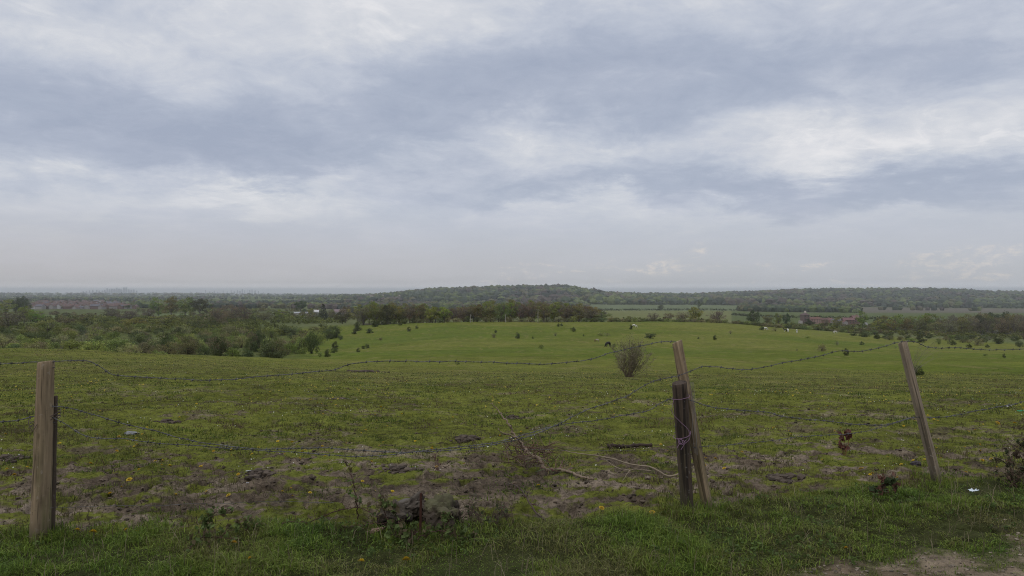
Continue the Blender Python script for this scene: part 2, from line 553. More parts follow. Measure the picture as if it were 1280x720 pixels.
def m_ground(b):
    a = tintc(b)
    g = b.n('ShaderNodeNewGeometry')
    pos = g.outputs['Position']
    mud = a.outputs['Alpha']
    n1 = b.noise(pos, 26.0, 5, 0.65)
    n2 = b.noise(pos, 5.0, 6, 0.62)
    n3 = b.noise(b.vm('ADD', pos, (40, 3, 0)), 0.55, 6, 0.6)
    n4 = b.noise(pos, 0.06, 5, 0.6)
    f = b.m('ADD', b.m('MULTIPLY', b.m('SUBTRACT', n1, 0.5), 1.3), b.m('MULTIPLY', b.m('SUBTRACT', n2, 0.5), 1.3))
    f = b.m('ADD', f, b.m('MULTIPLY', b.m('SUBTRACT', n3, 0.5), 0.9))
    f = b.m('ADD', f, b.m('MULTIPLY', b.m('SUBTRACT', n4, 0.5), 0.5))
    k = b.m('MULTIPLY_ADD', f, 1.35, 1.0)
    k = b.m('MAXIMUM', k, 0.22)
    c = b.vm('MULTIPLY', a.outputs['Color'], k)
    n9 = b.noise(b.vm('MULTIPLY', pos, (1.0, 1.4, 1.0)), 17.0, 5, 0.7)
    c = b.mix(b.m('MULTIPLY', b.m('MULTIPLY', b.rng(n9, 0.50, 0.60), mud), 0.60), c, (0.048, 0.037, 0.026))
    # bits of bare earth and straw between the grass
    n5 = b.noise(b.vm('ADD', pos, (9, 17, 0)), 2.2, 8, 0.72)
    n6 = b.noise(b.vm('ADD', pos, (5, 87, 0)), 0.35, 7, 0.68)
    w1 = b.rng(n5, 0.60, 0.70)
    w1 = b.m('MULTIPLY', w1, b.rng(n6, 0.42, 0.6))
    cd = b.n('ShaderNodeVectorMath', operation='LENGTH')
    b.link(pos, cd.inputs[0])
    nearf = b.rng(cd.outputs['Value'], 70.0, 260.0, 1.0, 0.0)
    w1 = b.m('MULTIPLY', w1, nearf)
    c = b.mix(b.m('MULTIPLY', w1, 0.55), c, (0.085, 0.063, 0.042))
    n7 = b.noise(b.vm('MULTIPLY', pos, (0.45, 0.14, 0.3)), 1.0, 6, 0.68)
    straw = b.m('MULTIPLY', b.rng(n7, 0.52, 0.68), b.m('MULTIPLY', b.rng(cd.outputs['Value'], 12.0, 30.0), b.rng(cd.outputs['Value'], 420.0, 380.0)))
    c = b.mix(b.m('MULTIPLY', straw, 0.50), c, (0.20, 0.165, 0.070))
    n8 = b.noise(b.vm('MULTIPLY', b.vm('ADD', pos, (70, 11, 0)), (0.8, 0.22, 0.5)), 1.0, 5, 0.7)
    spk = b.m('MULTIPLY', b.rng(n8, 0.62, 0.70), b.m('MULTIPLY', b.rng(cd.outputs['Value'], 14.0, 40.0), b.rng(cd.outputs['Value'], 420.0, 380.0)))
    c = b.mix(b.m('MULTIPLY', spk, 0.55), c, (0.065, 0.062, 0.026))
    hgt = b.m('ADD', b.m('MULTIPLY', n1, 0.5), b.m('MULTIPLY', n2, 0.8))
    # droppings, and dark pocks: shade of trodden dents put into the turf colour
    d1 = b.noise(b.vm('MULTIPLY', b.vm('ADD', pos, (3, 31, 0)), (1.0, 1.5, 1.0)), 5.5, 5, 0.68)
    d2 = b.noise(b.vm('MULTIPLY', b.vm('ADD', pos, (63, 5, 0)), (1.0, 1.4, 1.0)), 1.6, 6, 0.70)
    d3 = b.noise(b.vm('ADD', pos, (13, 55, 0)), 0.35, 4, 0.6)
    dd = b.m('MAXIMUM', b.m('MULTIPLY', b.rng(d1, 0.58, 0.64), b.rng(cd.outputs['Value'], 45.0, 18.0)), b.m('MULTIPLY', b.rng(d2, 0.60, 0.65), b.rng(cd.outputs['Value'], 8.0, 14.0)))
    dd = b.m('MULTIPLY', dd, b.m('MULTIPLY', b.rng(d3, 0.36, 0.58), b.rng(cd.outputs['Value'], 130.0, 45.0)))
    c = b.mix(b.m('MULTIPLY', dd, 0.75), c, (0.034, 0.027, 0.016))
    return principled(b, c, 0.98, 0.03, hgt, 0.9, 0.08)


def m_leaf(trans=0.35, rough=0.7, sat=1.0):
    def f(b):
        a = tintc(b)
        oi = b.n('ShaderNodeObjectInfo')
        c = b.mix(1.0, a.outputs['Color'], oi.outputs['Color'], 'MULTIPLY')
        hs = b.n('ShaderNodeHueSaturation')
        b.put(hs.inputs['Value'], b.m('MULTIPLY_ADD', oi.outputs['Random'], 0.36, 0.82))
        hs.inputs['Saturation'].default_value = sat
        b.put(hs.inputs['Hue'], b.m('MULTIPLY_ADD', oi.outputs['Random'], 0.02, 0.49))
        b.link(c, hs.inputs['Color'])
        c = hs.outputs[0]
        p = principled(b, c, rough, 0.15)
        t = b.n('ShaderNodeBsdfTranslucent')
        b.link(c, t.inputs[0])
        mx = b.n('ShaderNodeMixShader')
        mx.inputs[0].default_value = trans
        b.link(p, mx.inputs[1]); b.link(t.outputs[0], mx.inputs[2])
        return mx.outputs[0]
    return f


def m_tint(rough=0.85, spec=0.15, nscale=20.0, amp=0.5, bd=0.005):
    def f(b):
        a = tintc(b)
        tcn = b.n('ShaderNodeTexCoord')
        n = b.noise(tcn.outputs['Object'], nscale, 6, 0.6)
        oi = b.n('ShaderNodeObjectInfo')
        c = b.mix(1.0, a.outputs['Color'], oi.outputs['Color'], 'MULTIPLY')
        c = b.vm('MULTIPLY', c, b.m('MULTIPLY_ADD', n, amp * 2, 1 - amp))
        return principled(b, c, rough, spec, n, 0.4, bd)
    return f


def m_wood(dark=(0.062, 0.044, 0.027), light=(0.40, 0.295, 0.180), green=(0.105, 0.105, 0.035), galg=0.7):
    def f(b):
        tcn = b.n('ShaderNodeTexCoord')
        o = tcn.outputs['Object']
        gr = b.noise(b.vm('MULTIPLY', o, (60, 60, 2.2)), 1.0, 8, 0.7, 0.3)
        bl = b.noise(o, 5.0, 5, 0.6)
        sp = b.noise(o, 45.0, 4, 0.7)
        c = b.ramp(gr, [(0.28, dark), (0.5, tuple((d + l) / 2 for d, l in zip(dark, light))), (0.72, light)])
        c = b.mix(b.rng(bl, 0.35, 0.75), c, tuple(v * 0.62 for v in light))
        sepn = b.n('ShaderNodeSeparateXYZ')
        b.link(o, sepn.inputs[0])
        low = b.rng(sepn.outputs[2], 0.95, 0.15)
        alg = b.m('MULTIPLY', b.m('MULTIPLY', b.rng(b.noise(b.vm('MULTIPLY', o, (9, 9, 1.5)), 1.0, 6, 0.6), 0.4, 0.65), low), galg)
        c = b.mix(alg, c, green)
        c = b.mix(b.m('MULTIPLY', b.rng(sp, 0.62, 0.7), 0.5), c, dark)
        stk = b.noise(b.vm('MULTIPLY', o, (34, 34, 0.9)), 1.0, 5, 0.6, 0.2)
        c = b.mix(b.m('MULTIPLY', b.rng(stk, 0.55, 0.64), 0.75), c, tuple(v * 0.6 for v in dark))
        lic = b.noise(b.vm('ADD', o, (4, 9, 2)), 28.0, 5, 0.7)
        c = b.mix(b.m('MULTIPLY', b.rng(lic, 0.60, 0.66), 0.55), c, tuple(0.5 * l + 0.10 for l in light))
        # earth splashed on the foot
        c = b.mix(b.m('MULTIPLY', b.rng(sepn.outputs[2], 0.20, 0.02), 0.6), c, (0.05, 0.045, 0.025))
        return principled(b, c, 0.88, 0.2, gr, 0.7, 0.006)
    return f


M = {}
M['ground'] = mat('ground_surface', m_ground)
M['leaf'] = mat('leaf', m_leaf())
M['grass'] = mat('grass_blade', m_leaf(0.35, 0.65))
M['bark'] = mat('bark', m_tint(0.9, 0.1, 6.0, 0.4, 0.03))
M['plain'] = mat('matt_surface', m_tint(0.85, 0.15, 2.0, 0.12, 0.002))
M['petal'] = mat('petal', m_leaf(0.25, 0.6))
M['stone'] = mat('stone', m_tint(0.95, 0.15, 14.0, 0.45, 0.02))
M['post'] = mat('weathered_wood', m_wood())
M['post_dark'] = mat('dark_stained_wood', m_wood((0.018, 0.013, 0.010), (0.110, 0.078, 0.056), (0.045, 0.047, 0.02), 0.5))
M['post_grey'] = mat('grey_split_wood', m_wood((0.075, 0.058, 0.040), (0.41, 0.32, 0.225), (0.11, 0.105, 0.045), 0.45))
M['wire'] = mat('galvanised_wire', lambda b: principled(b, b.ramp(b.noise(b.n('ShaderNodeTexCoord').outputs['Object'], 30, 4), [(0.35, (0.03, 0.027, 0.027)), (0.68, (0.14, 0.135, 0.13))]), 0.65, 0.35))
M['coat'] = mat('animal_coat', m_tint(0.7, 0.25, 3.0, 0.1, 0.002))

# ------------------------------------------------------------------ the ground sheet
def build_ground():
    rr = [0.4, 1.0, 2.0, 3.0]
    r = 3.4
    while r < 9.5: rr.append(r); r += 0.018
    while r < 30: rr.append(r); r *= 1.0045
    while r < 450: rr.append(r); r *= 1.012
    while r < 32000: rr.append(r); r *= 1.028
    rr = np.array(rr)
    th = np.concatenate([np.arange(-180, -44, 4.0), np.arange(-42, 42.01, 0.115), np.arange(44.5, 180, 4.0)])
    th = np.radians(th)
    nt_, nr = len(th), len(rr)
    T, RR = np.meshgrid(th, rr)
    x = RR * np.sin(T); y = RR * np.cos(T)
    z = height(x.ravel(), y.ravel()).reshape(x.shape)
    v = np.stack([x, y, z], -1).reshape(-1, 3)
    v = np.vstack([v, [0, 0, 0]])
    i = np.arange(nr - 1)[:, None] * nt_; j = np.arange(nt_)[None, :]; j2 = (j + 1) % nt_
    q = np.stack([i + j, i + nt_ + j, i + nt_ + j2, i + j2], -1).reshape(-1, 4)
    c0 = nr * nt_
    t = np.stack([np.full(nt_, c0), np.arange(nt_), (np.arange(nt_) + 1) % nt_], -1)
    X_ = v[:, 0]; Y_ = v[:, 1]
    Rr = np.hypot(X_, Y_)
    lerp = lambda a, b_, f: a * (1 - f[:, None]) + b_ * f[:, None]
    G1 = np.array([0.093, 0.112, 0.016]); G2 = np.array([0.138, 0.136, 0.030]); G3 = np.array([0.078, 0.106, 0.015])
    n = fbm(X_, Y_, 0.02, 4, 41); n2 = fbm(X_, Y_ * 0.6, 0.16, 4, 42)
    col = lerp(np.tile(G1, (len(v), 1)), G2, sstep(n, 0.45, 0.7) * 0.55 + sstep(n2, 0.5, 0.75) * 0.35)
    col = lerp(col, G3, sstep(n, 0.5, 0.3) * 0.6)
    # the ring of thinner, yellower grass where the near slope ends
    swale = np.exp(-((Rr - 34) / 10.0) ** 2) * 0.30
    col = lerp(col, np.array([0.145, 0.135, 0.045]), swale)
    # beyond the pasture: rough grass, crops and the floor of the woods
    fy = fbm(X_, Y_, 0.004, 3, 60)
    px = 640 + F * X_ / np.maximum(Y_, 1)
    roughland = np.array([0.100, 0.108, 0.045])
    far = sstep(Rr, 405, 470)
    col = lerp(col, roughland, far * 0.9)
    leftscrub = sstep(px, 440, 380) * sstep(Rr, 80, 110) * (Y_ > 0)
    col = lerp(col, np.array([0.070, 0.082, 0.026]), leftscrub * sstep(px, 400, 340) * 0.85)
    fields = (Y_ > 0) * sstep(Y_, 620, 680) * (1 - sstep(Y_, 2250, 2350)) * sstep(px, 725, 745)
    fc = np.where((Y_ < 1480)[:, None], np.array([0.125, 0.130, 0.045]), np.array([0.100, 0.118, 0.055]))
    fc = np.where(((Y_ > 1480) & (px > 930))[:, None], np.array([0.105, 0.092, 0.066]), fc)
    fc = np.where(((Y_ < 1480) & (px > 915))[:, None], np.array([0.078, 0.095, 0.032]), fc)
    col = col * (1 - fields[:, None]) + fc * fields[:, None]
    wood = (Y_ > 0) * sstep(Y_, 2300, 2400) * sstep(px, 430, 480) * (1 - sstep(Rr, 5200, 6000))
    col = lerp(col, np.array([0.036, 0.046, 0.026]), wood)
    # a pale hillside field on the left shoulder and pale clearings beyond the scrub
    for (pc, wd, dc, dw, c_) in [(430, 26, 2900, 260, (0.13, 0.17, 0.06)), (345, 70, 2500, 700, (0.11, 0.14, 0.065)), (585, 16, 3100, 90, (0.10, 0.14, 0.07)),
                                 (1130, 60, 2700, 70, (0.12, 0.16, 0.085)), (1262, 60, 3300, 160, (0.11, 0.14, 0.08)), (110, 120, 800, 50, (0.11, 0.14, 0.05)),
                                 (75, 60, 560, 14, (0.12, 0.15, 0.05)), (300, 120, 900, 60, (0.11, 0.13, 0.055))]:
        f = np.exp(-((px - pc) / wd) ** 4 - ((Y_ - dc) / dw) ** 4) * (Y_ > 0)
        col = lerp(col, np.array(c_), f)
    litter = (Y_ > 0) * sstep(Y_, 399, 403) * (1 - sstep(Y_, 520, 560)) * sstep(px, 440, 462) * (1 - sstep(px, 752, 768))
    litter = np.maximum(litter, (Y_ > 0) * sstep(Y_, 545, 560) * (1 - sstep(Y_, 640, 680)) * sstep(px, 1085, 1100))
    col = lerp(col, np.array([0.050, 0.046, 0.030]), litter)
    plain = sstep(Rr, 6000, 9000)
    col = lerp(col, np.array([0.07, 0.08, 0.055]), plain)
    # mud and path
    near = Rr < 22
    md = np.zeros(len(v)); pm = np.zeros(len(v))
    md[near] = mud_mask(X_[near], Y_[near]); pm[near] = path_mask(X_[near], Y_[near])
    n3 = fbm(X_, Y_, 2.2, 4, 71)
    mudc = lerp(np.tile(np.array([0.108, 0.080, 0.058]), (len(v), 1)), np.array([0.205, 0.158, 0.116]), sstep(n3, 0.35, 0.7))
    col = lerp(col, mudc, md * 0.95)
    # long-grass strip: thatch, its colour darkened for the shade between the blades
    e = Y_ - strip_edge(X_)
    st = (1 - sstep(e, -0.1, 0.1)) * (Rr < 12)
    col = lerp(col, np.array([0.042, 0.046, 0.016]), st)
    pc = lerp(np.tile(np.array([0.138, 0.102, 0.066]), (len(v), 1)), np.array([0.205, 0.158, 0.108]), sstep(n3, 0.3, 0.7))
    gp = sstep(fbm(X_, Y_, 3.2, 5, 73, 0.65), 0.44, 0.60) * 0.85
    pc = lerp(pc, np.array([0.085, 0.088, 0.035]), gp)
    col = lerp(col, pc, pm)
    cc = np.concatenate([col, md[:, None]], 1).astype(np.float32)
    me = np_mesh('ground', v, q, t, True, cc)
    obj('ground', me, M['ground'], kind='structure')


build_ground()

# ------------------------------------------------------------------ haze
def haze():
    mb = MB()
    mb.box(0, 0, 0, 70000, 70000, 1)
    v = np.vstack(mb.v)
    zlo = -135.0; zhi = 62.0
    v[:, 2] = np.where(v[:, 2] > 0.5, zhi, zlo)
    me = np_mesh('haze', v, np.vstack(mb.q))
    m = bpy.data.materials.new('haze')
    m.use_nodes = True
    t = m.node_tree; t.nodes.clear()
    o = t.nodes.new('ShaderNodeOutputMaterial')
    p = t.nodes.new('ShaderNodeVolumePrincipled')
    p.inputs['Color'].default_value = (0.97, 0.98, 1.0, 1)
    p.inputs['Density'].default_value = HAZE
    p.inputs['Anisotropy'].default_value = 0.72
    t.links.new(p.outputs[0], o.inputs['Volume'])
    obj('haze', me, m, kind='stuff', label='pale blue haze lying over the whole valley', cat='haze')


HAZE = 0.00009
haze()

# ------------------------------------------------------------------ foliage builders
def leaf_cloud(centers, radii, n, size, cols, seed=0, flat=0.8, shell=0.55, ztaper=0.0, sizevar=0.5):
    """n leaf-sized diamonds spread through overlapping clumps"""
    g = np.random.default_rng(seed)
    centers = np.asarray(centers, float); radii = np.asarray(radii, float)
    wgt = radii ** 2; wgt /= wgt.sum()
    k = g.choice(len(centers), n, p=wgt)
    d = g.normal(size=(n, 3)); d /= np.linalg.norm(d, axis=1)[:, None]
    rr = (shell + (1 - shell) * g.random(n)) * np.where(g.random(n) < 0.12, 1.18, 1.0)
    d2 = d * np.array([1, 1, flat])
    c = centers[k] + d2 * (radii[k] * rr)[:, None]
    nrm = d + g.normal(size=(n, 3)) * 0.75
    nrm /= np.linalg.norm(nrm, axis=1)[:, None]
    up = g.normal(size=(n, 3))
    a = np.cross(nrm, up); a /= np.linalg.norm(a, axis=1)[:, None]
    b = np.cross(nrm, a)
    s = size * (1 - sizevar / 2 + sizevar * g.random(n))
    a *= (s * 0.5)[:, None]; b *= (s * 0.34)[:, None]
    bend = nrm * (s * 0.10)[:, None]
    v = np.stack([c - a - bend, c + b, c + a - bend, c - b], 1).reshape(-1, 3)
    q = np.arange(n * 4).reshape(n, 4)
    cols = np.asarray(cols, float)
    cc = cols[g.integers(0, len(cols), len(centers))][k]          # each clump keeps its own hue
    cc = cc * (0.72 + 0.56 * g.random((n, 1)))
    cc = np.repeat(cc, 4, 0)
    return v, q, cc


def crown_centers(g, n, rx, rz, zc, rl, rough=0.25, low=-1.0):
    out = []; rad = []
    while len(out) < n:
        p = g.uniform(-1, 1, 3)
        l = np.linalg.norm(p)
        if l > 1 or l < 0.25 or p[2] < low: continue
        q = p * np.array([rx, rx, rz]) * (1 + rough * (g.random() - 0.5))
        out.append((q[0], q[1], zc + q[2])); rad.append(rl * g.uniform(0.6, 1.35))
    return out, rad


def limb_set(mb, g, h0, h1, spread, n, r0, c, fine=0):
    """limbs rising out of a trunk"""
    for i in range(n):
        a = g.uniform(0, 6.283); z0 = g.uniform(h0 * 0.6, h0 * 1.3)
        e = g.uniform(0.5, 1.0) * spread
        zt = g.uniform(0.5, 1.0) * (h1 - z0) + z0
        p0 = np.array([0, 0, z0]); p2 = np.array([math.cos(a) * e, math.sin(a) * e, zt])
        p1 = (p0 + p2) / 2 + np.array([math.cos(a), math.sin(a), 0]) * e * 0.12 + g.normal(size=3) * 0.015
        pp = smooth_path([p0, p1, p2], 3)
        mb.tube(pp, np.linspace(r0, r0 * 0.25, len(pp)), 4, c, cap=False)
        for f in range(fine):
            k = g.integers(2, len(pp))
            q0 = pp[k - 1]; dd = g.normal(size=3); dd[2] = abs(dd[2]) * 1.0 + 0.3; dd /= np.linalg.norm(dd)
            q1 = q0 + dd * g.uniform(0.08, 0.2)
            mb.tube([q0, (q0 + q1) / 2 + g.normal(size=3) * 0.01, q1], [r0 * 0.3, r0 * 0.2, r0 * 0.1], 3, c, cap=False)


# unit-height tree crowns and trunks.  kinds: fresh, olive, bare, dark, conifer
TREE_MESH = {}
GREENS = {
    'fresh': [(0.205, 0.235, 0.055), (0.175, 0.205, 0.050), (0.245, 0.250, 0.060)],
    'olive': [(0.190, 0.180, 0.060), (0.160, 0.160, 0.058), (0.220, 0.190, 0.070)],
    'bare':  [(0.185, 0.150, 0.095), (0.160, 0.132, 0.085), (0.190, 0.168, 0.080)],
    'dark':  [(0.075, 0.092, 0.040), (0.088, 0.105, 0.042), (0.066, 0.080, 0.038)],
}


def make_tree_meshes():
    for ki, kind in enumerate(('fresh', 'olive', 'bare', 'dark')):
        for vnum in range(3):
            g = np.random.default_rng(100 + ki * 10 + vnum)
            tr = MB(); bc = (0.13, 0.112, 0.09)
            tr.tube(smooth_path([(0, 0, -0.04), (g.normal() * .01, g.normal() * .01, 0.2), (g.normal() * .03, g.normal() * .03, 0.5), (0, 0, 0.82)], 4),
                    np.linspace(0.026, 0.006, 13), 7, bc)
            nl = 18 if kind == 'bare' else 11
            limb_set(tr, g, 0.28, 0.95, 0.36, nl, 0.010, bc, 9 if kind == 'bare' else 3)
            n = {'fresh': 2600, 'olive': 2500, 'bare': 2100, 'dark': 2600}[kind]
            cs, rd = crown_centers(g, 34, 0.36, 0.42, 0.53, 0.115, 0.4, -1.0)
            v, q, c = leaf_cloud(cs, rd, n, 0.040 if kind != 'bare' else 0.032, GREENS[kind], 300 + ki * 10 + vnum, 0.8, 0.45)
            v[:, 2] = np.clip(v[:, 2], 0.04, 1.02)
            TREE_MESH[(kind, vnum)] = (tr.mesh('trunk'), np_mesh('crown', v, q, None, False, c))
    # conifer
    g = np.random.default_rng(171)
    tr = MB(); tr.tube([(0, 0, -0.04), (0, 0, 0.5), (0, 0, 1.0)], [0.022, 0.014, 0.003], 6, (0.07, 0.055, 0.04))
    cs = []; rd = []
    for i in range(46):
        t = (i + 0.5) / 46; rr = 0.26 * (1 - t) ** 0.8 + 0.015; a = i * 2.4
        cs.append((math.cos(a) * rr * .75, math.sin(a) * rr * .75, 0.10 + t * 0.86)); rd.append(0.05 + 0.085 * (1 - t))
    v, q, c = leaf_cloud(cs, rd, 1500, 0.04, [(0.036, 0.050, 0.028), (0.044, 0.060, 0.032)], 7, 0.7, 0.3)
    TREE_MESH[('conifer', 0)] = (tr.mesh('trunk'), np_mesh('crown', v, q, None, False, c))
    for a, b_ in TREE_MESH.values():
        a.materials.append(M['bark']); b_.materials.append(M['leaf'])


make_tree_meshes()


def tree(kind, x, y, h, wd, label, group=None, seed=0, tint=(1, 1, 1), sink=0.0):
    """Empty at the foot > trunk, crown"""
    g = random.Random(seed * 13 + 5)
    vn = 0 if kind == 'conifer' else g.randrange(3)
    tm, cm = TREE_MESH[(kind, vn)]
    e = bpy.data.objects.new('conifer_tree' if kind == 'conifer' else 'broadleaf_tree', None)
    COL.objects.link(e)
    e.empty_display_size = 0.2
    e.location = (x, y, H(x, y) - sink)
    e.rotation_euler = (0, 0, g.uniform(0, 6.28))
    e.scale = (wd / 0.86, wd / 0.86, h) if kind != 'conifer' else (wd / 0.56, wd / 0.56, h)
    tag(e, label, 'tree', group)
    a = obj('trunk', tm, None, e)
    c = obj('crown', cm, None, e)
    c.color = (*[t * g.uniform(0.85, 1.15) for t in tint], 1)
    return e


# unit-height bushes
BUSH = {}


def make_bush_meshes():
    pal = {
        'green': [(0.175, 0.205, 0.055), (0.150, 0.180, 0.050), (0.215, 0.235, 0.066)],
        'dark': [(0.088, 0.108, 0.040), (0.100, 0.120, 0.045), (0.115, 0.132, 0.048)],
        'brown': [(0.190, 0.165, 0.085), (0.165, 0.148, 0.075), (0.185, 0.185, 0.075)],
        'pale': [(0.175, 0.165, 0.095), (0.155, 0.155, 0.085), (0.185, 0.165, 0.115)],
    }
    for ki, (kind, p) in enumerate(pal.items()):
        for vn in range(4):
            g = np.random.default_rng(500 + ki * 10 + vn)
            mb = MB()
            for i in range(11):
                a = g.uniform(0, 6.283); e = g.uniform(0.1, 0.42)
                q2 = np.array([math.cos(a) * e, math.sin(a) * e, g.uniform(0.55, 0.98)])
                q1 = np.array([math.cos(a) * e * 0.35, math.sin(a) * e * 0.35, 0.32])
                mb.tube([(g.normal() * .02, g.normal() * .02, -0.08), q1, q2], [0.014, 0.010, 0.003], 3, (0.07, 0.058, 0.045), cap=False)
            wx = (0.42, 0.5, 0.36, 0.46)[vn]
            cs, rd = crown_centers(g, 36, wx, 0.46, 0.44, 0.15, 0.3, -1.0)
            n = {'green': 1900, 'dark': 2100, 'brown': 1500, 'pale': 700}[kind]
            v, q, c = leaf_cloud(cs, rd, n, 0.052 if kind != 'pale' else 0.042, p, 700 + ki * 10 + vn, 0.85, 0.4)
            v[:, 2] = np.clip(v[:, 2], -0.04, 1.05)
            mb.add(v, q, None, c)
            me = mb.mesh('bush'); me.materials.append(M['leaf'])
            BUSH[(kind, vn)] = me


make_bush_meshes()


def bush(kind, x, y, h, wd, label, group=None, seed=0, name='bush', cat='bush', tint=(1, 1, 1), sink=0.06):
    g = random.Random(seed * 7 + 3)
    o = bpy.data.objects.new(name, BUSH[(kind, g.randrange(4))])
    COL.objects.link(o)
    o.location = (x, y, H(x, y) - sink * h)
    o.rotation_euler = (0, 0, g.uniform(0, 6.28))
    o.scale = (wd / 0.92, wd / 0.92, h)
    k = g.uniform(0.85, 1.55)
    o.color = (tint[0] * k * g.uniform(.93, 1.07), tint[1] * k, tint[2] * k * g.uniform(.9, 1.1), 1)
    return tag(o, label, cat, group)


# ------------------------------------------------------------------ far-off woods (one mass)
def blob_unit(seed, sub=1):
    import bmesh
    bm = bmesh.new()
    bmesh.ops.create_icosphere(bm, subdivisions=sub, radius=1.0)
    g = np.random.default_rng(seed)
    v = np.array([p.co[:] for p in bm.verts]); t = np.array([[q.index for q in f.verts] for f in bm.faces])
    bm.free()
    v = v * (1 + (g.random(len(v)) - 0.5)[:, None] * 0.55)
    return v, t


def wood_mass(name, pts, rad, cols, label, sub=2, sq=0.95, lift=0.55):
    """many crowns as one object; pts (n,2), rad (n,)"""
    units = [blob_unit(s_, sub) for s_ in range(8)]
    V = []; T = []; C = []; n = 0
    g = np.random.default_rng(3)
    z = height(pts[:, 0], pts[:, 1])
    for i in range(len(pts)):
        uv, ut = units[i % 8]
        a = g.uniform(0, 6.28); ca, sa = math.cos(a), math.sin(a)
        r = rad[i]
        v = np.stack([uv[:, 0] * ca - uv[:, 1] * sa, uv[:, 0] * sa + uv[:, 1] * ca, uv[:, 2] * sq], -1) * r
        v += [pts[i, 0], pts[i, 1], z[i] + r * lift]
        V.append(v); T.append(ut + n); n += len(v)
        c = cols[i] * (0.9 + 0.2 * g.random((len(v), 1))) * g.uniform(0.8, 1.2)
        C.append(c)
    me = np_mesh(name, np.vstack(V), None, np.vstack(T), False, np.vstack(C).astype(np.float32))
    return obj(name, me, M['bark'], kind='stuff', label=label, cat='woodland')


def scatter(pxa, pxb, da, db, n, g, power=1.0):
    """points uniform over ground between depths, photo columns"""
    u = g.uniform((pxa - 640) / F, (pxb - 640) / F, n)
    if power == 1.0:
        d = np.sqrt(g.uniform(da * da, db * db, n))
    else:
        d = np.exp(g.uniform(math.log(da), math.log(db), n))
    return np.stack([u * d, d], -1)


PAL_FAR = np.array([(0.046, 0.060, 0.034), (0.085, 0.105, 0.034), (0.042, 0.052, 0.034), (0.034, 0.042, 0.032), (0.078, 0.062, 0.052), (0.090, 0.084, 0.040), (0.044, 0.058, 0.030), (0.100, 0.118, 0.040)])


def pick_cols(pts, g, seed, scale=0.006, pal=PAL_FAR):
    n = fbm(pts[:, 0], pts[:, 1] * 0.55, scale, 3, seed)
    r = np.argsort(np.argsort(n)) / len(n) + g.normal(size=len(n)) * 0.07
    k = np.clip((r * len(pal)).astype(int), 0, len(pal) - 1)
    return pal[k]


def pxof(p):
    return 640 + F * p[:, 0] / p[:, 1]


g = np.random.default_rng(77)
# wooded ridges
p = scatter(335, 1420, 2320, 4700, 14000, g)
q = pxof(p)
clear = np.zeros(len(p), bool)
for (pc, wd, dc, dw) in [(585, 14, 3100, 70), (1130, 50, 2700, 55), (1262, 55, 3300, 120), (430, 24, 2900, 240)]:
    clear |= (np.abs(q - pc) < wd) & (np.abs(p[:, 1] - dc) < dw)
p = p[~clear]
q = pxof(p)
p = p[(q > 520) | (g.random(len(p)) < sstep(q, 330, 520) * 0.85 + 0.1)]
rad = np.interp(pxof(p), [340, 540], [0.5, 1.0]) * (4.5 + 9.5 * g.random(len(p)) ** 1.6) * (0.8 + 0.5 * fbm(p[:, 0], p[:, 1], 0.006, 2, 90))
wood_mass('woodland', p, rad, pick_cols(p, g, 12, 0.0042), 'dark wooded ridges along the right horizon', 1)
p = scatter(470, 1420, 3300, 4300, 260, g)
wood_mass('woodland', p, g.uniform(9, 15, len(p)), pick_cols(p, g, 13, 0.0055), 'taller crowns standing out of the wooded ridges', 1, 0.95, 0.75)
# near wood between the fields and the ridge, right of centre
p = scatter(925, 1420, 1700, 2000, 900, g)
p = p[(pxof(p) < 1045) | (p[:, 1] > 1990)]
pp = scatter(925, 1075, 1480, 1800, 700, g)
p = np.vstack([p, pp])
wood_mass('woodland', p, g.uniform(5.5, 9.5, len(p)), pick_cols(p, g, 15, 0.01), 'block of mixed woodland below the ridge, right of centre', 1)
# wood at the foot of the ridge on the left shoulder
p = scatter(440, 735, 900, 2200, 1500, g)
wood_mass('woodland', p, g.uniform(4.5, 8.5, len(p)), pick_cols(p, g, 16, 0.008), 'woodland rising behind the central tree belt', 1)
# scrubby plain at the left, thinning to the horizon in belts
p = scatter(-120, 470, 1300, 6000, 5200, g, 0)
bl = fbm(p[:, 0] * 0.35, p[:, 1], 0.006, 4, 31)
q = pxof(p)
keep = (bl > np.where((q > 235) & (p[:, 1] < 3600), 0.55, 0.47)) & ~((np.abs(q - 430) < 24) & (np.abs(p[:, 1] - 2900) < 240)) & ~((q > 20) & (q < 170) & (p[:, 1] > 1100) & (p[:, 1] < 2500))
p = p[keep]
wood_mass('woodland', p, g.uniform(4.5, 8.5, len(p)), pick_cols(p, g, 18, 0.005), 'belts of trees dotted over the plain at the left', 1)
p = scatter(-140, 1400, 6000, 24000, 2600, g, 0)
wood_mass('woodland', p, g.uniform(12, 26, len(p)), pick_cols(p, g, 19, 0.001), 'last line of trees fading into the haze', 1, 0.6)
# scrub beyond the countable bushes, left
p = scatter(-120, 445, 330, 1250, 2300, g, 0)
bl = fbm(p[:, 0] * 0.5, p[:, 1], 0.016, 3, 37)
q = pxof(p)
keep = (bl > 0.40) & (q < np.interp(p[:, 1], [330, 500, 1250], [405, 430, 445])) & ~((q > 20) & (q < 235) & (np.abs(p[:, 1] - 800) < 45)) & ~((q > 28) & (q < 172) & (p[:, 1] > 900))
p = p[keep]


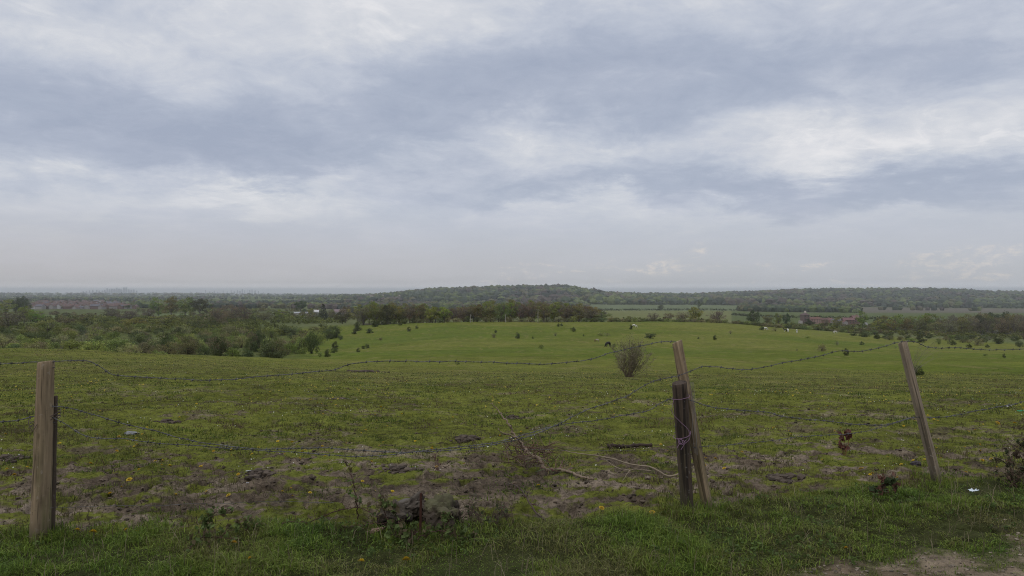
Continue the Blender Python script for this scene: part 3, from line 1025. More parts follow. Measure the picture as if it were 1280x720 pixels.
def scrub_mass(name, pts, hts, cols, label, nleaf=150, seed=0, cat='scrub'):
    g_ = np.random.default_rng(seed)
    V = []; C = []
    z = height(pts[:, 0], pts[:, 1])
    units = []
    for k in range(6):
        cs, rd = crown_centers(np.random.default_rng(900 + k), 9, 0.5, 0.42, 0.46, 0.2, 0.5, -0.9)
        v, q_, c = leaf_cloud(cs, rd, nleaf, 0.17, [(1, 1, 1), (0.82, 0.8, 0.8), (1.2, 1.18, 1.05)], 950 + k, 0.85, 0.4)
        units.append((v, c))
    for i in range(len(pts)):
        v, c = units[i % 6]
        a = g_.uniform(0, 6.28); ca, sa = math.cos(a), math.sin(a)
        h = hts[i]; w_ = h * g_.uniform(0.9, 1.4)
        V.append(np.stack([(v[:, 0] * ca - v[:, 1] * sa) * w_ + pts[i, 0], (v[:, 0] * sa + v[:, 1] * ca) * w_ + pts[i, 1], v[:, 2] * h + z[i]], -1))
        C.append(c * cols[i] * g_.uniform(0.8, 1.2))
    v = np.vstack(V); n_ = len(v) // 4
    me = np_mesh(name, v, np.arange(n_ * 4).reshape(n_, 4), None, False, np.vstack(C).astype(np.float32))
    return obj(name, me, M['leaf'], kind='stuff', label=label, cat=cat)


PAL_SCRUB = np.array([(0.150, 0.175, 0.050), (0.190, 0.210, 0.060), (0.105, 0.122, 0.042), (0.170, 0.148, 0.075), (0.160, 0.175, 0.060)])
hts = np.interp(p[:, 1], [330, 600, 1250], [3.2, 4.6, 6.0]) * g.uniform(0.6, 1.35, len(p))
scrub_mass('scrubland', p, hts, pick_cols(p, g, 20, 0.02, PAL_SCRUB), 'rolling scrub filling the shallow valley at the left', 130, 1)
# scrub between the pasture edge and the farther fields, right of centre
p = scatter(765, 1420, 425, 690, 1100, g)
q = pxof(p)
lim = np.interp(q, [765, 900, 960, 1100, 1420], [470, 500, 640, 690, 690])
p = p[p[:, 1] < lim]
hts = g.uniform(2.0, 4.6, len(p))
scrub_mass('scrubland', p, hts, pick_cols(p, g, 22, 0.03, PAL_SCRUB), 'tangle of scrub beyond the pasture at the right', 130, 2)

# hedges dividing the far fields
def hedge(pts_px, label, h, wd, seed, col):
    g_ = np.random.default_rng(seed)
    P0 = np.array([at(a, d) for a, d in pts_px])
    L = np.concatenate([[0], np.cumsum(np.linalg.norm(np.diff(P0, axis=0), axis=1))])
    s_ = np.arange(0, L[-1], h * 0.45)
    xs = np.interp(s_, L, P0[:, 0]); ys = np.interp(s_, L, P0[:, 1])
    cs = []; rd = []
    gate = g_.random(len(s_)) < 0.05
    for x, y, gt in zip(xs, ys, gate):
        if gt: continue
        cs.append((x, y + g_.normal() * wd * .2, H(x, y) + h * g_.uniform(0.3, 0.65))); rd.append(h * g_.uniform(0.4, 0.7))
    v, q_, c = leaf_cloud(cs, rd, len(cs) * 16, h * 0.35, [col, tuple(k * 0.8 for k in col)], seed, 0.85, 0.3)
    me = np_mesh('hedge', v, q_, None, False, c)
    obj('hedge', me, M['leaf'], None, label, 'hedge')


hedge([(735, 1470), (830, 1480), (905, 1500), (960, 1470)], 'thin dark hedge crossing the pale fields below the ridge', 5.0, 3, 5, (0.05, 0.062, 0.03))
hedge([(915, 1090), (945, 1000), (1010, 960), (1130, 930)], 'hedge below the green field left of the red-roofed farm', 4.0, 3, 6, (0.06, 0.072, 0.03))
hedge([(728, 2290), (860, 2300), (960, 2240)], 'hedge along the foot of the wooded ridge behind the pale field', 7.0, 3, 7, (0.045, 0.055, 0.03))
hedge([(-40, 555), (60, 560), (135, 570)], 'low hedge through the scrub below the yellow-green tree', 2.5, 2, 8, (0.06, 0.075, 0.03))

# ------------------------------------------------------------------ trees one can tell apart
g = np.random.default_rng(5)
rnd = random.Random(21)
CW = 'belt of tall trees beyond the pasture'
# central belt: front rank at the pasture edge, then deeper ranks
k = 0
for d0, dd, top_off in ((402, 5, 0.0), (416, 6, 0.6), (432, 7, 1.4), (450, 9, 2.2)):
    px = 452 + rnd.uniform(0, 12)
    while px < 752:
        d = d0 + rnd.uniform(-dd, dd)
        # skyline of the belt in the photograph
        top = np.interp(px, [450, 470, 500, 540, 570, 585, 610, 650, 700, 730, 745, 760], [381, 377, 378, 381, 384, 380, 376, 375.5, 377, 379, 384, 390])
        top += rnd.uniform(-1.0, 3.5)
        x, y = at(px, d)
        base = HZ + (EYE - float(base_height(x, y))) / d * F
        h = max((base - top) / F * d, 4.0) * 1.03
        if px < 565:
            kind = rnd.choice(['fresh', 'fresh', 'olive', 'bare', 'dark'])
        elif px < 600:
            kind = rnd.choice(['bare', 'olive', 'bare'])
        else:
            kind = rnd.choice(['olive', 'bare', 'olive', 'fresh', 'bare'])
        lab = {'fresh': 'yellow-green tree in fresh leaf within the belt beyond the pasture',
               'olive': 'olive-green tree within the tall belt beyond the pasture',
               'bare': 'brownish half-bare tree within the belt beyond the pasture',
               'dark': 'dark green tree within the belt beyond the pasture'}[kind]
        sec = 'at its left end' if px < 500 else 'above the two small bushes' if px < 550 else 'in its purplish gap' if px < 590 else 'above the leaning bush pair' if px < 635 else 'by the tall pole' if px < 690 else 'at its right end'
        rk = {402: 'front rank', 416: 'second rank', 432: 'third rank', 450: 'rearmost rank'}[d0]
        lab = {'fresh': 'yellow-green', 'olive': 'olive-green', 'bare': 'brownish half-bare', 'dark': 'dark green'}[kind] + f' tree in the {rk} of the tall belt, {sec}'
        tree(kind, x, y, h, rnd.uniform(8.5, 12.5), lab, CW + f', {kind}, {rk}, {sec}', k)
        k += 1
        px += rnd.uniform(11, 17)
# understorey along the foot of the belt
gq = 0
for i in range(26):
    px = 470 + i * 11.3 + rnd.uniform(-3, 3)
    x, y = at(px, rnd.uniform(394, 400))
    bush(rnd.choice(['dark', 'green', 'brown']), x, y, rnd.uniform(2.4, 4.2), rnd.uniform(4, 6), 'low bush along the foot of the central tree belt',
         'bushes at the foot of the tree belt', 900 + i)

# single trees placed where the photo shows them: column, base depth, top row, width px, kind, label
SINGLE = [
    (12, 360, 386, 46, 'bare', 'large brownish tree at the extreme left behind the scrub'),
    (-14, 330, 384, 40, 'bare', 'half-cut brownish tree at the left picture edge'),
    (30, 520, 381.5, 22, 'fresh', 'yellow-green tree left of the village with a domed crown'),
    (44, 540, 387, 20, 'fresh', 'smaller yellow-green tree beside the domed one left of the village'),
    (60, 300, 397, 32, 'olive', 'round golden-olive tree standing in the left scrub below the village'),
    (8, 900, 374, 22, 'fresh', 'broad pale tree left of the dark conifer clump'),
    (20, 980, 369.5, 12, 'dark', 'dark tree at the left village end, left of its pair'),
    (27, 980, 368.5, 13, 'dark', 'darkest tall tree standing just left of the red roofs'),
    (33, 975, 374, 10, 'dark', 'low dark tree touching the leftmost red roofs'),
    (140, 620, 383, 26, 'bare', 'rusty tree in the scrub right of the village'),
    (160, 560, 386, 30, 'bare', 'brown tree below the green hedge, right of the village'),
    (186, 640, 384, 24, 'bare', 'reddish-brown tree left of the big green clump'),
    (198, 820, 371.5, 22, 'fresh', 'leftmost crown of the green tree clump right of the village'),
    (214, 800, 369.5, 26, 'olive', 'tallest crown of the green clump right of the village'),
    (232, 790, 371, 26, 'fresh', 'middle crown of the green clump right of the village'),
    (250, 780, 373, 24, 'dark', 'darker right-hand crown of the green clump'),
    (206, 420, 393, 36, 'fresh', 'bright green tree in front of the green clump'),
    (170, 400, 396, 34, 'fresh', 'spreading green tree in the scrub, left of the bright one'),
    (272, 560, 383, 26, 'bare', 'brown rounded tree left of the reddish pair in the valley'),
    (290, 600, 379, 30, 'bare', 'tall reddish-brown tree in the valley centre-left'),
    (305, 610, 382, 22, 'bare', 'shorter reddish-brown tree beside the tall one'),
    (330, 560, 389, 24, 'bare', 'low brown tree left of the white barn'),
    (352, 620, 387, 16, 'fresh', 'pale green tree just left of the white barn'),
    (376, 1010, 375.5, 17, 'dark', 'round dark tree standing over the white barn'),
    (389, 800, 385, 9, 'fresh', 'slim green tree between the white barn and the conifer'),
    (404, 640, 379.5, 14, 'conifer', 'dark pointed conifer standing right of the white barn'),
    (415, 700, 386, 12, 'bare', 'rusty small tree right of the pointed conifer'),
    (432, 560, 381, 22, 'bare', 'brown tree at the left shoulder of the central belt'),
    (447, 520, 378, 24, 'olive', 'olive tree at the left shoulder of the central belt'),
    (428, 500, 388, 22, 'dark', 'low dark tree in front of the central belt shoulder'),
    (764, 450, 394.5, 17, 'olive', 'small olive tree just right of the tree belt'),
    (788, 470, 394, 14, 'olive', 'lone small tree in the gap right of the tree belt'),
    (746, 420, 390, 16, 'bare', 'half-bare tree closing the right end of the belt'),
    (817, 450, 390.5, 19, 'bare', 'rounded brown tree, left of three before the pale field'),
    (836, 450, 390.5, 18, 'bare', 'rounded brown tree, middle of three before the pale field'),
    (854, 440, 389, 20, 'bare', 'broad brown tree, right of three before the pale field'),
    (869, 450, 383, 22, 'fresh', 'tallest grey-green tree before the pale field'),
    (896, 455, 386.5, 24, 'bare', 'thin-crowned brownish tree right of the tallest grey-green one'),
    (826, 1470, 381, 9, 'dark', 'solitary round tree on the hedge between the pale fields'),
    (874, 1600, 374, 6, 'dark', 'narrow dark tree at the ridge foot above the tallest field tree'),
    (942, 560, 383.5, 18, 'dark', 'dark green tree left of the yellow-green pair near the farm'),
    (960, 640, 392, 14, 'olive', 'low olive tree between the dark tree and the farm'),
    (973, 600, 391, 12, 'fresh', 'yellow-green tree, left of a pair before the farm tower'),
    (982, 610, 389, 11, 'dark', 'darker tree, right of a pair before the farm tower'),
    (1031, 590, 396, 13, 'bare', 'rusty round tree in front of the red roofs'),
    (1046, 590, 396, 13, 'fresh', 'yellow-green round tree in front of the red roofs'),
    (1078, 590, 388.5, 15, 'fresh', 'pale green tree immediately right of the red-roofed farm'),
    (1012, 600, 397, 14, 'dark', 'low dark tree below the farm tower'),
]
for i, (px, d, top, wpx, kind, lab) in enumerate(SINGLE):
    x, y = at(px, d)
    base = HZ + (EYE - float(base_height(x, y))) / d * F
    h = max((base - top) / F * d, 3.0)
    tree(kind, x, y, h, wpx / F * d * 1.05, lab, None, 300 + i)

# right-hand wood, three ranks
k = 0
for d0, off in ((560, 4.0), (585, 1.5), (612, 0.0)):
    px = 1092 + rnd.uniform(0, 10)
    while px < 1400:
        d = d0 + rnd.uniform(-9, 9)
        top = np.interp(px, [1090, 1120, 1160, 1180, 1215, 1250, 1400], [394, 391, 391.5, 395, 389.5, 388.5, 388]) + off * 1.3 + rnd.uniform(-1, 2.5)
        x, y = at(px, d)
        base = HZ + (EYE - float(base_height(x, y))) / d * F
        h = (base - top) / F * d
        kind = rnd.choice(['fresh', 'olive', 'dark', 'olive']) if px < 1175 else rnd.choice(['bare', 'bare', 'olive', 'bare', 'dark'])
        rk = {560: 'front rank', 585: 'middle rank', 612: 'rear rank'}[d0]
        sec = 'behind the grey post' if px < 1140 else 'right of the grey post' if px < 1190 else 'in its rusty middle' if px < 1235 else 'at the picture edge'
        lab = {'fresh': 'fresh green', 'olive': 'olive', 'bare': 'red-brown half-bare', 'dark': 'dark green'}[kind] + f' tree in the {rk} of the right-hand wood, {sec}'
        tree(kind, x, y, h, rnd.uniform(11, 16), lab, f'right-hand wood, {kind}, {rk}, {sec}', 600 + k)
        k += 1
        px += rnd.uniform(13, 20)

# ------------------------------------------------------------------ bushes
# those the photo sets apart on the pasture: column, base row, height px, width px, kind, label
FIELD = [
    (274, 446, 29, 24, 'dark', 'tall dark bush at the front of the left scrub'),
    (290, 446, 17, 22, 'green', 'green bush leaning on the tall dark front bush'),
    (308, 447, 14, 24, 'dark', 'flat dark bush between the tall bush and the long low one'),
    (340, 448, 15, 36, 'dark', 'long low dark bush where the scrub front ends'),
    (340, 434, 16, 27, 'green', 'rounded green bush above the long low dark one'),
    (324, 427, 17, 22, 'dark', 'grey-green bush behind the rounded green one'),
    (314, 434, 16, 14, 'dark', 'upright bush left of the rounded green one'),
    (376, 431, 16, 19, 'green', 'rounded green bush at the right rim of the left scrub'),
    (389, 426, 18, 20, 'dark', 'dark bush behind the rounded rim bush'),
    (395, 432, 7, 14, 'pale', 'thin pale bush on the slope right of the scrub'),
    (420, 423, 16, 12, 'dark', 'tall narrow bush standing clear of the left scrub'),
    (426, 425, 7, 6, 'dark', 'small bush at the foot of the tall narrow one'),
    (400, 445, 7, 8, 'green', 'leftmost of three little bushes on the slope'),
    (409, 445.5, 10, 10, 'dark', 'round dark bush, middle of three on the slope'),
    (418, 441, 9, 9, 'dark', 'rightmost of three little bushes on the slope'),
    (419, 435, 9, 10, 'dark', 'bush just above the three little ones'),
    (448, 439, 6, 6, 'dark', 'tiny bush, left of the slanting group of three'),
    (454, 436, 5, 5, 'dark', 'tiny bush, middle of the slanting group of three'),
    (459, 434, 7, 7, 'dark', 'tiny bush, upper right of the slanting group of three'),
    (476, 425, 4, 6, 'brown', 'flat little brown bush above the slanting group'),
    (447, 413, 12, 12, 'dark', 'dark bush left of the front of the tree belt'),
    (443, 417, 6, 8, 'dark', 'low dark bush at the belt shoulder'),
    (462, 416, 6, 11, 'dark', 'wide flat bush before the belt shoulder'),
    (469, 409, 7, 10, 'dark', 'bush touching the belt shoulder'),
    (511, 414, 6, 6, 'dark', 'small dark bush on the far pasture, left of two below the belt'),
    (521, 411, 4, 4.5, 'dark', 'smaller dark bush, right of two below the belt'),
    (500, 407.5, 4, 5, 'dark', 'small bush at the pasture brow below the belt'),
    (572, 455.5, 4, 5, 'dark', 'tiny dark tuft-like bush on the near brow left of centre'),
    (617.5, 421.5, 6, 6, 'brown', 'brownish bush, lower of a leaning pair on the far pasture'),
    (619.5, 416.5, 4, 4, 'dark', 'dark bush, upper of a leaning pair on the far pasture'),
    (647, 422, 7.5, 8, 'dark', 'conical dark bush alone on the middle of the far pasture'),
    (666, 423.5, 4, 1.8, 'dark', 'tiny upright bush right of the conical one'),
    (676.5, 436, 6, 7, 'green', 'faint green bush below the conical one'),
    (694, 420, 5, 6, 'pale', 'pale bush on the far pasture above the faint green one'),
    (698, 408.5, 4.2, 4, 'dark', 'left bush of a touching pair at the brow'),
    (702, 408, 3.8, 4, 'dark', 'right bush of a touching pair at the brow'),
    (716.5, 414.5, 6.5, 6, 'dark', 'round dark bush right of the touching pair'),
    (729.5, 420, 3, 2.4, 'dark', 'dot-like bush above the brown foal'),
    (751, 419.5, 4.5, 9, 'green', 'low green bush above the dark horse'),
    (759, 420, 5, 9, 'pale', 'grey thin bush right of the low green one'),
    (788.5, 412.5, 6, 5, 'dark', 'dark bush just left of the white-backed horse'),
    (767.5, 434.5, 4.5, 6, 'green', 'small bush beside the dark horse'),
    (812.5, 422.5, 8, 13, 'dark', 'wide dark bush above the leaning post'),
    (893.5, 425, 6, 6, 'dark', 'round dark bush on the pasture right of the leaning post'),
    (873, 424, 2.6, 3, 'dark', 'speck-like bush left of the round dark one'),
    (913, 417, 5, 6, 'pale', 'pale thin bush on the brow right of the leaning post'),
    (1009, 423, 4, 6, 'green', 'low green bush below the two white horses'),
    (1027, 440, 10, 11, 'brown', 'twiggy brown bush on the right-hand pasture'),
    (1046, 431, 7, 6, 'pale', 'pale upright bush above the twiggy brown one'),
    (1057.5, 446, 9, 8, 'dark', 'compact dark bush low on the right-hand pasture'),
    (1077, 431, 4.6, 6.5, 'dark', 'dark flat bush between the leaning grey post and the compact bush'),
    (1147, 470, 13, 17, 'dark', 'large dark bush immediately behind the leaning grey post'),
    (952, 412, 5, 8, 'dark', 'dark bush at the brow left of the first white horse'),
    (969, 413.5, 5, 8, 'pale', 'pale bush at the brow between the white horses'),
    (996, 439, 4, 3, 'pale', 'faint pale bush left of the twiggy brown one'),
    (1173, 430, 8, 6, 'green', 'upright green bush right of the grey post top'),
    (1190, 431, 7, 9, 'dark', 'dark bush, first of the row on the right brow'),
    (1203, 428, 5, 8, 'brown', 'brown bush, second of the row on the right brow'),
    (1211, 436, 6, 6, 'dark', 'dark bush below the row on the right brow'),
    (1222, 431, 12, 14, 'brown', 'largest brown bush of the row on the right brow'),
    (1234, 435, 4, 6, 'dark', 'small dark bush below the largest brown one'),
    (1248, 430, 10, 12, 'dark', 'big dark bush near the right end of the brow'),
    (1274, 434, 9, 10, 'dark', 'dark bush at the right picture edge on the brow'),
    (1268, 425, 8, 11, 'dark', 'dark bush behind the right edge of the brow'),
    (1255, 446, 6, 4, 'dark', 'narrow dark bush on the lower right pasture'),
    (1231, 445, 3.4, 6, 'green', 'flat green bush on the lower right pasture'),
    (1268, 447, 3, 4, 'green', 'tiny green bush at the far right of the pasture'),
    (1067, 420, 5, 9, 'dark', 'dark bush at the start of the hedge-like row on the right'),
    (1080, 422, 5, 9, 'dark', 'second bush of the hedge-like row on the right'),
    (1096, 422, 4, 7, 'dark', 'small bush in the hedge-like row on the right'),
    (1111, 424, 8, 11, 'dark', 'taller bush in the hedge-like row left of the grey post'),
    (1126, 425, 6, 9, 'brown', 'brown bush just left of the grey post top'),
    (1135, 425, 6, 8, 'dark', 'dark bush just right of the grey post top'),
    (1151, 427, 10, 13, 'dark', 'broad bush between the grey post and the upright green one'),
    (1161, 423, 7, 9, 'dark', 'bush behind the broad one right of the grey post'),
]
for i, (px, sy, hp, wp, kind, lab) in enumerate(FIELD):
    x, y = ray_ground(px, sy, 20, 395 if px > 430 else 395)
    if px < 395 and sy > 425: x, y = at(px, 112 if sy > 440 else 165)
    h = hp / F * y * 1.08; wd = wp / F * y
    base = HZ + (EYE - float(base_height(x, y))) / y * F
    if px < 395: h = max(0.5, (base - (sy - hp)) / F * y)
    bush(kind, x, y, h, wd, lab, None, 40 + i, tint=(0.70, 0.70, 0.70) if kind == 'dark' else (0.9, 0.9, 0.9))

# the left scrub, bush by bush
rs = random.Random(99)
pal_l = {'green': 'mid-green bush in the left scrub', 'dark': 'dark evergreen bush in the left scrub', 'brown': 'brownish half-leafed bush in the left scrub',
         'pale': 'pale thin bush in the left scrub'}
placed = []
tries = 0
while len(placed) < 285 and tries < 20000:
    tries += 1
    d = 90 + 265 * rs.random() ** 0.75
    px = rs.uniform(-70, 430)
    lim = np.interp(d, [90, 110, 150, 211, 300, 355], [330, 338, 372, 392, 420, 432])
    if px > lim: continue
    x, y = at(px, d)
    h = rs.uniform(2.1, 4.2) * (1.0 if d > 120 else 0.85)
    if d > 230: h *= 1.25
    if any((x - a) ** 2 + (y - b) ** 2 < (0.42 * (h + c)) ** 2 for a, b, c in placed): continue
    placed.append((x, y, h))
    kind = rs.choices(['green', 'dark', 'brown', 'pale'], [0.42, 0.26, 0.27, 0.05])[0]
    zone = 'in the front rank' if d < 130 else 'in the second rank' if d < 180 else ('in the middle ranks' if d < 250 else 'in the far ranks')
    side = 'at the picture edge' if px < 20 else 'left of the left post' if px < 50 else 'under the red roofs' if px < 110 else 'under the village end' if px < 170 else 'under the green clump' if px < 240 else 'by the tall dark bush' if px < 290 else 'by the long low bush' if px < 350 else 'at its right rim'
    bush(kind, x, y, h, h * rs.uniform(0.95, 1.55), f'{pal_l[kind]}, {zone}, {side}', f'left scrub, {kind}, {zone}, {side}', 2000 + len(placed), name='scrub_bush')

# scattered bushes along the right brow and beyond
for i in range(46):
    px = 1060 + rs.random() * 330
    d = rs.uniform(330, 425)
    x, y = at(px, d)
    kind = rs.choice(['dark', 'brown', 'green', 'dark', 'pale'])
    bush(kind, x, y, rs.uniform(1.2, 3.4), rs.uniform(2, 5), {'dark': 'dark bush dotted along the right brow', 'brown': 'brown bush dotted along the right brow',
         'green': 'green bush dotted along the right brow', 'pale': 'pale bush dotted along the right brow'}[kind], 'right brow bushes, ' + kind, 4000 + i, name='scrub_bush')
# scrub rank closing the pasture from centre-right to the farm
for i in range(60):
    px = 765 + i * 5.4 + rs.uniform(-2, 2)
    edge = np.interp(px, [765, 860, 1000, 1100], [404, 412, 400, 420])
    x, y = at(px, edge + rs.uniform(0, 14))
    kind = rs.choice(['dark', 'brown', 'green', 'brown'])
    bush(kind, x, y, rs.uniform(1.6, 3.0), rs.uniform(3, 6), {'dark': 'dark bush in the scrub line closing the pasture', 'brown': 'brown bush in the scrub line closing the pasture',
         'green': 'green bush in the scrub line closing the pasture'}[kind], 'scrub line closing the pasture, ' + kind, 4200 + i, name='scrub_bush')

# ------------------------------------------------------------------ bare thorn bush on the near slope
def thorn_bush():
    g = np.random.default_rng(8)
    x, y = ray_ground(785, 470.5, 10, 90)
    hh = 46 / F * y
    e = bpy.data.objects.new('thorn_bush', None); COL.objects.link(e)
    e.location = (x, y, H(x, y))
    tag(e, 'bare twiggy fan-shaped bush on the slope left of the leaning post', 'bush')
    st = MB(); tw = MB(); lv_c = []
    for i in range(52):
        a = g.uniform(0, 6.283); sp = g.uniform(0.08, 1.0)
        lean = (sp ** 0.85) * 0.64 * hh
        top = np.array([math.cos(a) * lean + 0.10, math.sin(a) * lean * 0.8, hh * g.uniform(0.66, 1.0) * (1.0 - 0.38 * sp ** 2)])
        p0 = np.array([math.cos(a) * 0.10 * g.random(), math.sin(a) * 0.10 * g.random(), -0.05])
        p1 = p0 + (top - p0) * 0.45 + np.array([0, 0, -0.03 * hh]) + g.normal(size=3) * 0.04
        pp = smooth_path([p0, p1, top], 5) + g.normal(size=(11, 3)) * 0.012
        st.tube(pp, np.linspace(0.013, 0.003, len(pp)), 4, (0.19, 0.145, 0.11), cap=False)
        for j in range(19):
            k0 = g.integers(4, len(pp)); q0 = pp[k0]
            dd = (pp[min(k0, len(pp) - 1)] - pp[k0 - 1]); dd = dd / np.linalg.norm(dd) + g.normal(size=3) * 0.75
            dd /= np.linalg.norm(dd); L = g.uniform(0.10, 0.50)
            q1 = q0 + dd * L
            tw.tube([q0, (q0 + q1) / 2 + g.normal(size=3) * 0.015, q1], [0.006, 0.0045, 0.003], 3, (0.20, 0.17, 0.12), cap=False)
            lv_c.append(q1); lv_c.append((q0 + q1) / 2)
    # drooping thin spray on the right
    lv_c = np.array(lv_c)
    sel = lv_c[g.random(len(lv_c)) < 0.8]
    v, q, c = leaf_cloud(sel, np.full(len(sel), 0.035), len(sel) * 2, 0.035, [(0.14, 0.15, 0.05), (0.16, 0.16, 0.06)], 4, 1, 0.1)
    obj('stems', st.mesh('stems'), M['bark'], e)
    obj('twigs', tw.mesh('twigs'), M['bark'], e)
    obj('leaves', np_mesh('leaves', v, q, None, False, c), M['leaf'], e)


thorn_bush()


# pale thin sapling spray right of the grey post
def pale_spray():
    g = np.random.default_rng(18)
    mb = MB()
    x, y = ray_ground(1138, 472, 10, 90)
    z = H(x, y)
    for i in range(16):
        top = np.array([g.uniform(0.05, 1.6), g.normal() * 0.35, g.uniform(1.0, 2.0)])
        mid = top * np.array([0.35, 0.4, 0.55]) + g.normal(size=3) * 0.05
        pp = smooth_path([(0, 0, -0.05), mid, top], 4)
        mb.tube(pp, np.linspace(0.007, 0.002, len(pp)), 3, (0.20, 0.175, 0.135), cap=False)
        for j in range(5):
            q0 = pp[g.integers(4, len(pp))]; q1 = q0 + g.normal(size=3) * 0.14
            mb.tube([q0, q1], [0.003, 0.0015], 3, (0.20, 0.175, 0.135), cap=False)
    obj('sapling', mb.mesh('sapling'), M['bark'], None, 'pale leafless spray of thin stems right of the leaning grey post', 'sapling', loc=(x, y, z))


pale_spray()

# ------------------------------------------------------------------ animals
def skinned(name, verts, edges, radii, sub=2):
    me = bpy.data.meshes.new(name)
    me.from_pydata(verts, edges, [])
    o = bpy.data.objects.new(name, me)
    COL.objects.link(o)
    sk = o.modifiers.new('skin', 'SKIN')
    sk.use_smooth_shade = True
    for i, r in enumerate(radii):
        s_ = me.skin_vertices[0].data[i]
        s_.radius = (r * 1.25, r * 1.25)
        s_.use_root = (i == 0)
    ss = o.modifiers.new('sub', 'SUBSURF'); ss.levels = sub; ss.render_levels = sub
    dg = bpy.context.evaluated_depsgraph_get()
    dg.update()
    ev = o.evaluated_get(dg)
    m2 = bpy.data.meshes.new_from_object(ev)
    bpy.data.objects.remove(o)
    bpy.data.meshes.remove(me)
    m2.name = name
    return m2


def horse_mesh(grazing=True):
    """unit: metres, faces +X, feet at z=0, withers 1.45"""
    V = [(-0.05, 0, 1.12), (-0.50, 0, 1.16), (-0.78, 0, 1.14), (0.35, 0, 1.12), (0.60, 0, 1.16)]
    Rr = [0.29, 0.28, 0.22, 0.29, 0.23]
    E = [(0, 1), (1, 2), (0, 3), (3, 4)]
    if grazing:
        nk = [(0.86, 0, 1.00), (1.08, 0, 0.68), (1.20, 0, 0.40), (1.28, 0, 0.20), (1.34, 0, 0.06)]
    else:
        nk = [(0.80, 0, 1.42), (0.98, 0, 1.66), (1.10, 0, 1.76), (1.30, 0, 1.62), (1.44, 0, 1.50)]
    nr = [0.19, 0.14, 0.125, 0.10, 0.065]
    p = 4
    for q, r in zip(nk, nr):
        V.append(q); Rr.append(r); E.append((p, len(V) - 1)); p = len(V) - 1
    hd = p - 2
    for s_ in (-1, 1):                       # ears
        V.append((V[hd][0] - 0.10, s_ * 0.07, V[hd][2] + (0.08 if grazing else 0.20))); Rr.append(0.03); E.append((hd, len(V) - 1))
    for s_ in (-1, 1):                       # forelegs
        p = 4
        for q, r in [((0.52, s_ * 0.15, 0.86), 0.12), ((0.53, s_ * 0.16, 0.52), 0.065), ((0.54, s_ * 0.16, 0.47), 0.065), ((0.54 + 0.06 * s_, s_ * 0.16, 0.14), 0.042), ((0.57 + 0.06 * s_, s_ * 0.16, 0.03), 0.062)]:
            V.append(q); Rr.append(r); E.append((p, len(V) - 1)); p = len(V) - 1
    for s_ in (-1, 1):                       # hind legs: stifle forward, hock back
        p = 2
        for q, r in [((-0.68, s_ * 0.16, 0.90), 0.17), ((-0.62, s_ * 0.17, 0.72), 0.11), ((-0.84, s_ * 0.17, 0.50), 0.065), ((-0.82 + 0.08 * s_, s_ * 0.17, 0.14), 0.045), ((-0.78 + 0.08 * s_, s_ * 0.17, 0.03), 0.062)]:
            V.append(q); Rr.append(r); E.append((p, len(V) - 1)); p = len(V) - 1
    p = 2
    for q, r in [((-0.95, 0, 1.12), 0.06), ((-1.03, 0, 0.85), 0.06), ((-1.02, 0, 0.55), 0.035)]:
        V.append(q); Rr.append(r); E.append((p, len(V) - 1)); p = len(V) - 1
    return skinned('horse', V, E, Rr, 1)


def paint(me, base, patch=None, seed=0, thr=0.5):
    v = np.zeros(len(me.vertices) * 3); me.vertices.foreach_get('co', v); v = v.reshape(-1, 3)
    c = np.ones((len(v), 4), np.float32); c[:, :3] = base
    if patch is not None:
        n = fbm(v[:, 0] + seed * 3.1, v[:, 2] + v[:, 1] * 0.4, 1.6, 2, seed)
        c[n > thr, :3] = patch
    a = me.color_attributes.new('tint', 'FLOAT_COLOR', 'POINT')
    a.data.foreach_set('color', c.ravel())
    me.materials.clear(); me.materials.append(M['coat'])


hg = horse_mesh(True); hs_ = horse_mesh(False)
WHITE = (0.62, 0.59, 0.54); BLACK = (0.016, 0.014, 0.013); BROWN = (0.13, 0.062, 0.035)
for (px, sy, src, base, patch, thr, sd, rot, scl, nm, lab, cat) in [
    (760, 434.5, hg, BLACK, None, 0, 0, 222, 0.98, 'horse', 'black horse grazing on the far pasture, above the bare twiggy bush', 'horse'),
    (746, 426.5, hg, BROWN, (0.35, 0.30, 0.26), 0.60, 3, 160, 0.62, 'foal', 'small brown foal grazing left of the black horse', 'foal'),
    (793, 409.5, hg, WHITE, BLACK, 0.56, 7, 340, 1.0, 'horse', 'white horse with a black patch grazing on the brow by a dark bush', 'horse'),
    (957, 414.5, hg, WHITE, None, 0, 1, 10, 0.95, 'horse', 'white horse at the brow, leftmost of the pale horses on the right', 'horse'),
    (981.5, 414.5, hs_, BLACK, WHITE, 0.47, 5, 120, 0.95, 'horse', 'black and white horse standing by the scrub line', 'horse'),
    (985, 414, hs_, WHITE, None, 0, 2, 75, 0.95, 'horse', 'pale horse standing close to the black and white one', 'horse'),
    (996, 416.5, hg, WHITE, BLACK, 0.62, 4, 250, 1.05, 'horse', 'brightest white horse, right beside the standing pair', 'horse'),
    (1044, 420, hg, WHITE, BROWN, 0.62, 6, 185, 1.0, 'horse', 'white horse at the brow below the red-roofed farm', 'horse'),
]:
    me = src.copy()
    paint(me, base, patch, sd, thr if thr else 0.5)
    if px < 900:
        x, y = ray_ground(px, sy, 60, 385)
    else:
        x, y = at(px, np.interp(px, [900, 957, 1000, 1044], [370, 352, 345, 372]))
    o = obj(nm, me, None, None, lab, cat, loc=(x, y, H(x, y) - 0.02))
    o.rotation_euler = (0, 0, R(rot)); o.scale = (scl,) * 3

